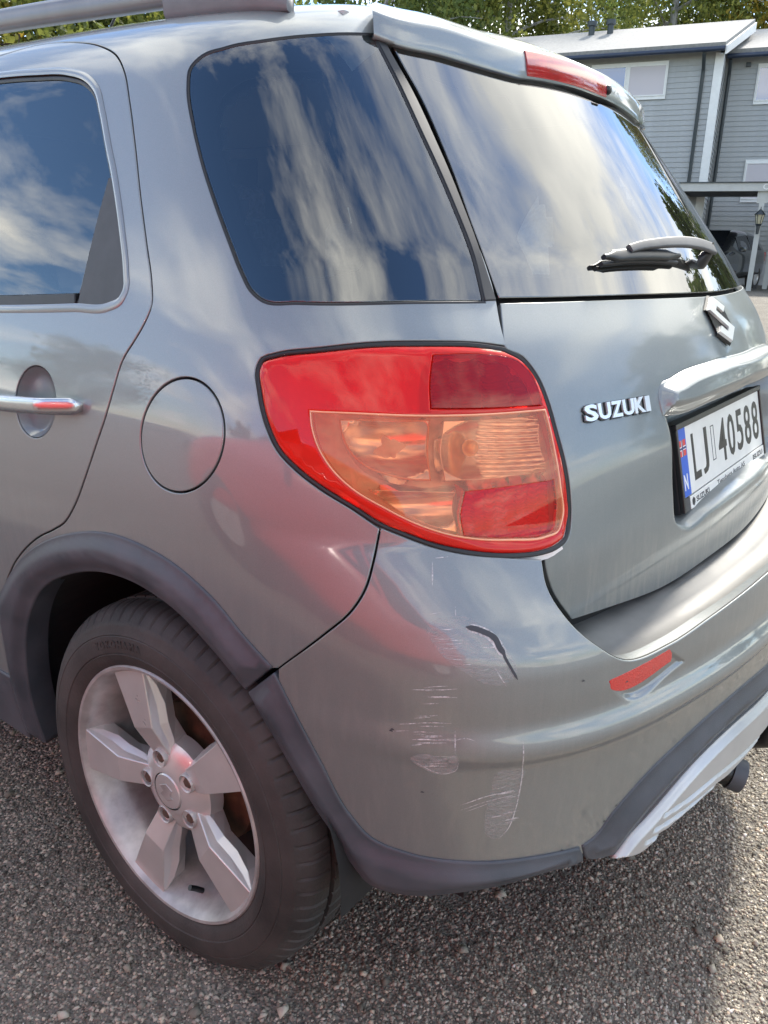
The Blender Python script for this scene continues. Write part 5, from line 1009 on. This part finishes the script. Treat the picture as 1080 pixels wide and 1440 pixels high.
# beams along x read mirrored from behind; the letter faces the car park
lt = empty('wall_lantern', (HX, HY, 0), HA); tag(lt, 'small black lantern with amber panes on the nearest carport post', 'lantern')
M['lampglass'] = mat('dull_amber_glass', (.42, .40, .28), .25, 0, .6)
def frustum(name, c, r0, r1, z0, z1, m, parent, n=6):
    V = [(c[0] + r0 * math.cos(2 * math.pi * k / n), c[1] + r0 * math.sin(2 * math.pi * k / n), z0) for k in range(n)] + [(c[0] + r1 * math.cos(2 * math.pi * k / n), c[1] + r1 * math.sin(2 * math.pi * k / n), z1) for k in range(n)]
    return mesh(name, V, [tuple(range(n - 1, -1, -1)), tuple(range(n, 2 * n))] + [(k, (k + 1) % n, n + (k + 1) % n, n + k) for k in range(n)], m, parent)
lc = (-1.43, 3.06); frustum('lamp_glass', lc, .060, .095, 1.86, 2.05, M['lampglass'], lt); frustum('lamp_roof', lc, .125, .02, 2.05, 2.16, M['pipe'], lt); frustum('lamp_finial', lc, .015, .004, 2.16, 2.22, M['pipe'], lt); frustum('lamp_base', lc, .045, .07, 1.81, 1.86, M['pipe'], lt); frustum('lamp_arm', lc, .03, .045, 1.64, 1.81, M['pipe'], lt)
for k in range(6):
    a = 2 * math.pi * k / 6; tube('lamp_rib', [(lc[0] + .061 * math.cos(a), lc[1] + .061 * math.sin(a), 1.86), (lc[0] + .097 * math.cos(a), lc[1] + .097 * math.sin(a), 2.05)], .008, M['pipe'], lt, 6)
# ------------------------------------------------------------ other cars
def hatchback(name, label, cat, loc, rz, pm, sc=1.0):
    c = empty(name, loc, rz); c.scale = (sc, sc, sc); tag(c, label, cat)
    st = [(-2.0, .42, .62, .66, .62, .60), (-1.93, .28, .90, 1.0, .76, .66), (-1.75, .24, .95, 1.28, .84, .62), (-1.4, .24, .95, 1.43, .86, .58), (-.6, .24, .93, 1.48, .87, .60), (.15, .24, .91, 1.42, .87, .60), (.75, .24, .90, 1.12, .86, .66), (1.15, .24, .88, .96, .85, .70), (1.7, .26, .78, .84, .80, .66), (1.95, .34, .60, .66, .66, .56)]
    V = []; Fc = []; n = 13
    for y, z0, zb, zt, wb, wt in st:
        h = [(-wb * .93, z0), (-wb, z0 + .18), (-wb, zb - .12), (-wb * .97, zb), (-wt - .03, zb + (zt - zb) * .80), (-wt + .08, zt), (0, zt + .02)]; V += [(x, y, z) for x, z in h] + [(-x, y, z) for x, z in h[-2::-1]]
    for i in range(len(st) - 1):
        for k in range(n - 1): Fc.append((i * n + k, i * n + k + 1, (i + 1) * n + k + 1, (i + 1) * n + k))
        Fc.append((i * n + n - 1, i * n, (i + 1) * n, (i + 1) * n + n - 1))
    Fc += [tuple(range(n - 1, -1, -1)), tuple(range((len(st) - 1) * n, len(st) * n))]
    body = mesh('body', V, Fc, pm, c, True); sm = body.modifiers.new('s', 'SUBSURF'); sm.levels = 2; sm.render_levels = 2
    def xw(y, t):
        for a, b in zip(st, st[1:]):
            if a[0] <= y <= b[0]:
                q = (y - a[0]) / (b[0] - a[0]); s = [u + (v - u) * q for u, v in zip(a, b)]; return s[4] * .97 + (s[5] + .03 - s[4] * .97) * t, s[2] + (s[3] - s[2]) * .80 * t
    for sd in (-1, 1):
        for ys in ((-1.45, -.62), (-.55, .30)):
            pts = []
            for y, t in ((ys[0], .10), (ys[1], .10), (ys[1] - (.12 if ys[1] > 0 else 0), .92), (ys[0] + (.18 if ys[0] < -1 else 0), .92)): x, z = xw(y, t); pts.append((sd * (x - .002), y, z))
            mesh('side_window', pts, [(0, 1, 2, 3)], M['frit'], c)
        for y in (-1.22, 1.28):
            w = lathe('tyre', [(.20, -.02), (.22, -.035), (.29, -.03), (.315, 0), (.315, .15), (.2, .17)], 36, M['tyre'], c, (sd * .82 if sd < 0 else .67, y, .315)); lathe('rim', [(0, .0), (.06, -.012), (.19, .0), (.205, -.02)], 20, M['alloy'], w, (sd * .82 if sd < 0 else .80, y, .315))
        box('headlight', (sd * .60, 1.80, .66), (.26, .16, .14), M['chrome'], c, .04); box('tail_light', (sd * .70, -1.90, .82), (.16, .12, .26), M['redrefl'], c, .04); box('mirror', (sd * .96, .42, .98), (.16, .10, .12), pm, c, .03)
    mesh('rear_window_glass', [(-.56, -1.885, 1.02), (.56, -1.885, 1.02), (.48, -1.62, 1.36), (-.48, -1.62, 1.36)], [(0, 1, 2, 3)], M['frit'], c); mesh('windscreen', [(-.62, .88, 1.08), (.62, .88, 1.08), (.54, .27, 1.42), (-.54, .27, 1.42)], [(0, 1, 2, 3)], M['frit'], c)
    return c
red = hatchback('red_car', 'bright red hatchback parked alongside, beyond the left picture edge', 'car', (-2.8, -.25, 0), 0.0, mat('red_car_paint', (.60, .030, .022), .3, .0, 1.0, .03), 1.20)
q = Matrix.Rotation(HA, 4, 'Z') @ Vector((-.42, 1.75, 0)); blk = hatchback('black_car', 'black hatchback parked under the carport, mostly hidden behind the grey car', 'car', (HX + q.x, HY + q.y, .36), HA - .30, mat('black_car_paint', (.010, .012, .015), .25, .1, 1.0, .03), .97)
# ------------------------------------------------------------ trees
def leaf_mat(name, a, b, c): return attr_mat(name, .6, [(0, a), (.55, b), (1, c)], trans=.5, spec=.3)
LEAF = dict(birch=leaf_mat('birch_leaves', (.07, .10, .022), (.21, .235, .055), (.42, .40, .09)), yellow=leaf_mat('yellowing_leaves', (.14, .13, .022), (.34, .26, .04), (.55, .38, .06)), dark=leaf_mat('dark_leaves', (.048, .075, .020), (.13, .175, .045), (.27, .295, .08)))
M['bark'] = mat('birch_bark', (.30, .29, .27), .8, var=.5, vscale=5, stretch=(2, 2, .6)); M['bark2'] = mat('brown_bark', (.09, .07, .055), .9, var=.4, vscale=8)
def tree(name, label, loc, hgt, rad, kind, n, leaf, seed, z0=.25, group=None, droop=.5, bark='bark'):
    g = np.random.default_rng(seed); t = empty(name, loc); tag(t, label, 'tree', group)
    hs = np.linspace(0, hgt * .93, 9); wob = g.normal(0, .012 * hgt, (9, 2)); wob[0] = 0; trunk = np.stack([wob[:, 0].cumsum() * .4, wob[:, 1].cumsum() * .4, hs], 1); r0 = .016 * hgt + .03
    P = trunk; tg = np.gradient(P, axis=0); k = len(P)
    tr = sweep('trunk', P, np.tile((1.0, 0, 0), (k, 1)), np.tile((0, 1.0, 0), (k, 1)), np.linspace(r0, r0 * .12, k), np.linspace(r0, r0 * .12, k), M[bark], t, 9, 2.0)
    clumps = []; nb = int(16 + hgt * 1.2)
    for b in range(nb):
        f = z0 + (1 - z0) * (b + .5) / nb; base = np.array([np.interp(f * hgt * .93, hs, trunk[:, 0]), np.interp(f * hgt * .93, hs, trunk[:, 1]), f * hgt * .93])
        s = (f - z0) / (1 - z0); L_ = rad * (.35 + .95 * math.sin(math.pi * min(1, .12 + .88 * s ** .8)) ** .8) * g.uniform(.6, 1.12); a = b * 2.4 + g.uniform(-.5, .5)
        d = np.array([math.cos(a), math.sin(a), g.uniform(.15, .75)]); tt = np.linspace(0, 1, 6)[:, None]; Q = base + d * L_ * tt; Q[:, 2] -= droop * L_ * (tt[:, 0] ** 2) * .7
        tube('limb', Q, np.linspace(r0 * .32 * (1.1 - s * .7), .008, 6), M[bark], t, 5)
        for j in range(6): clumps.append((Q[min(5, 2 + j // 2 + (j % 2))] + g.normal(0, .16 * L_, 3), .22 * L_ + .12))
    clumps.append((trunk[-1], rad * .22)); cc = np.array([c[0] for c in clumps]); cr = np.array([c[1] for c in clumps]); idx = g.integers(0, len(cc), n); ctone = g.random(len(cc))
    dirn = g.normal(0, 1, (n, 3)); dirn /= np.linalg.norm(dirn, axis=1)[:, None]; pos_ = cc[idx] + dirn * (cr[idx] * g.random(n) ** .5)[:, None] * (1, 1, .8); pos_[:, 2] -= droop * g.random(n) ** 2 * rad * .55
    ax = g.normal(0, 1, (n, 3)); ax[:, 2] -= droop * 1.2; ax /= np.linalg.norm(ax, axis=1)[:, None]; bx = np.cross(ax, g.normal(0, 1, (n, 3))); bx /= np.linalg.norm(bx, axis=1)[:, None]; s = leaf * (.6 + .8 * g.random(n))[:, None]
    V = np.stack([pos_ - ax * s, pos_ + bx * s * .55, pos_ + ax * s, pos_ - bx * s * .55], 1).reshape(-1, 3); tone = np.repeat(np.clip(.65 * ctone[idx] + .45 * g.random(n) - .05, 0, 1), 4)
    fast_mesh('crown', V, np.arange(4 * n).reshape(-1, 4), LEAF[kind], tone, t); return t
C0 = np.array((-.666, -.948))
def polar(yaw, d): return (C0[0] + d * math.cos(R(yaw)), C0[1] + d * math.sin(R(yaw)), 0)
back = [(36.5, 31, 14, 3.2, 'dark', 'tall dark leaved tree above the tip of the rear spoiler'), (33, 36, 16, 3.2, 'birch', 'green birch behind the left end of the house roof'), (29.6, 33, 15, 3.0, 'birch', 'drooping birch left of the roof vents with yellow tints'), (26.6, 38, 18, 3.2, 'dark', 'dense tree close to the pale sky gap by the roof vents'),
        (19.9, 36, 17, 3.3, 'birch', 'broad green birch right of the sky gap above the house'), (16.6, 40, 18, 3.2, 'dark', 'dark green tree above the house roof ridge'), (14.0, 37, 17, 2.6, 'yellow', 'tree with yellow autumn leaves behind the gable end'), (10.6, 38, 17, 3.0, 'birch', 'green tree at the top right corner of the picture'), (23.4, 55, 17, 3.6, 'dark', 'farther tree seen low in the sky gap behind the vents')]
for i, (yaw, d, h, r, kd, lb) in enumerate(back): tree('birch_tree', lb, polar(yaw, d), h, r, kd, 30000, .085, 30 + i, .12, 'trees behind the house', .7)
shr = [(60.5, 13.5, 6.2, 2.3, 'birch', 'yellow green bushy tree at the top left corner behind the roof rail'), (54.5, 15, 6.6, 2.4, 'dark', 'leafy green tree seen under the roof rail'), (48.5, 17, 6.6, 2.5, 'birch', 'leafy tree beyond the rear foot of the roof rail'), (66, 15, 6.5, 2.4, 'yellow', 'yellowish tree left of the roof rail')]
for i, (yaw, d, h, r, kd, lb) in enumerate(shr): tree('bushy_tree', lb, polar(yaw, d), h, r, kd, 22000, .055, 50 + i, .1, 'trees beyond the car roof', .25, 'bark2')
# trees on the other side of the car park, behind the camera: they show as reflections
for i, (x, y, h, r) in enumerate(((15, -.5, 6.3, 1.4), (13, -3.6, 5.6, 1.8), (9.5, -7.0, 5.8, 2.0), (-28, 17, 6, 2.6), (-31, 4, 7, 2.8), (-20, 30, 7, 2.8), (-8, 36, 7, 2.8))):
    tree('car_park_tree', ['slender tree beyond the right picture edge, mirrored at the right of the rear window', 'small tree right of the car, mirrored around the emblem', 'low tree behind the car on the right, mirrored in the tailgate', 'low tree across the car park on the left', 'round tree across the car park on the far left', 'tree at the front left end of the car park', 'tree ahead of the parked cars'][i], (x, y, 0), h, r, 'dark', 9000, .10, 70 + i, .2, 'trees round the car park', .3, 'bark2')
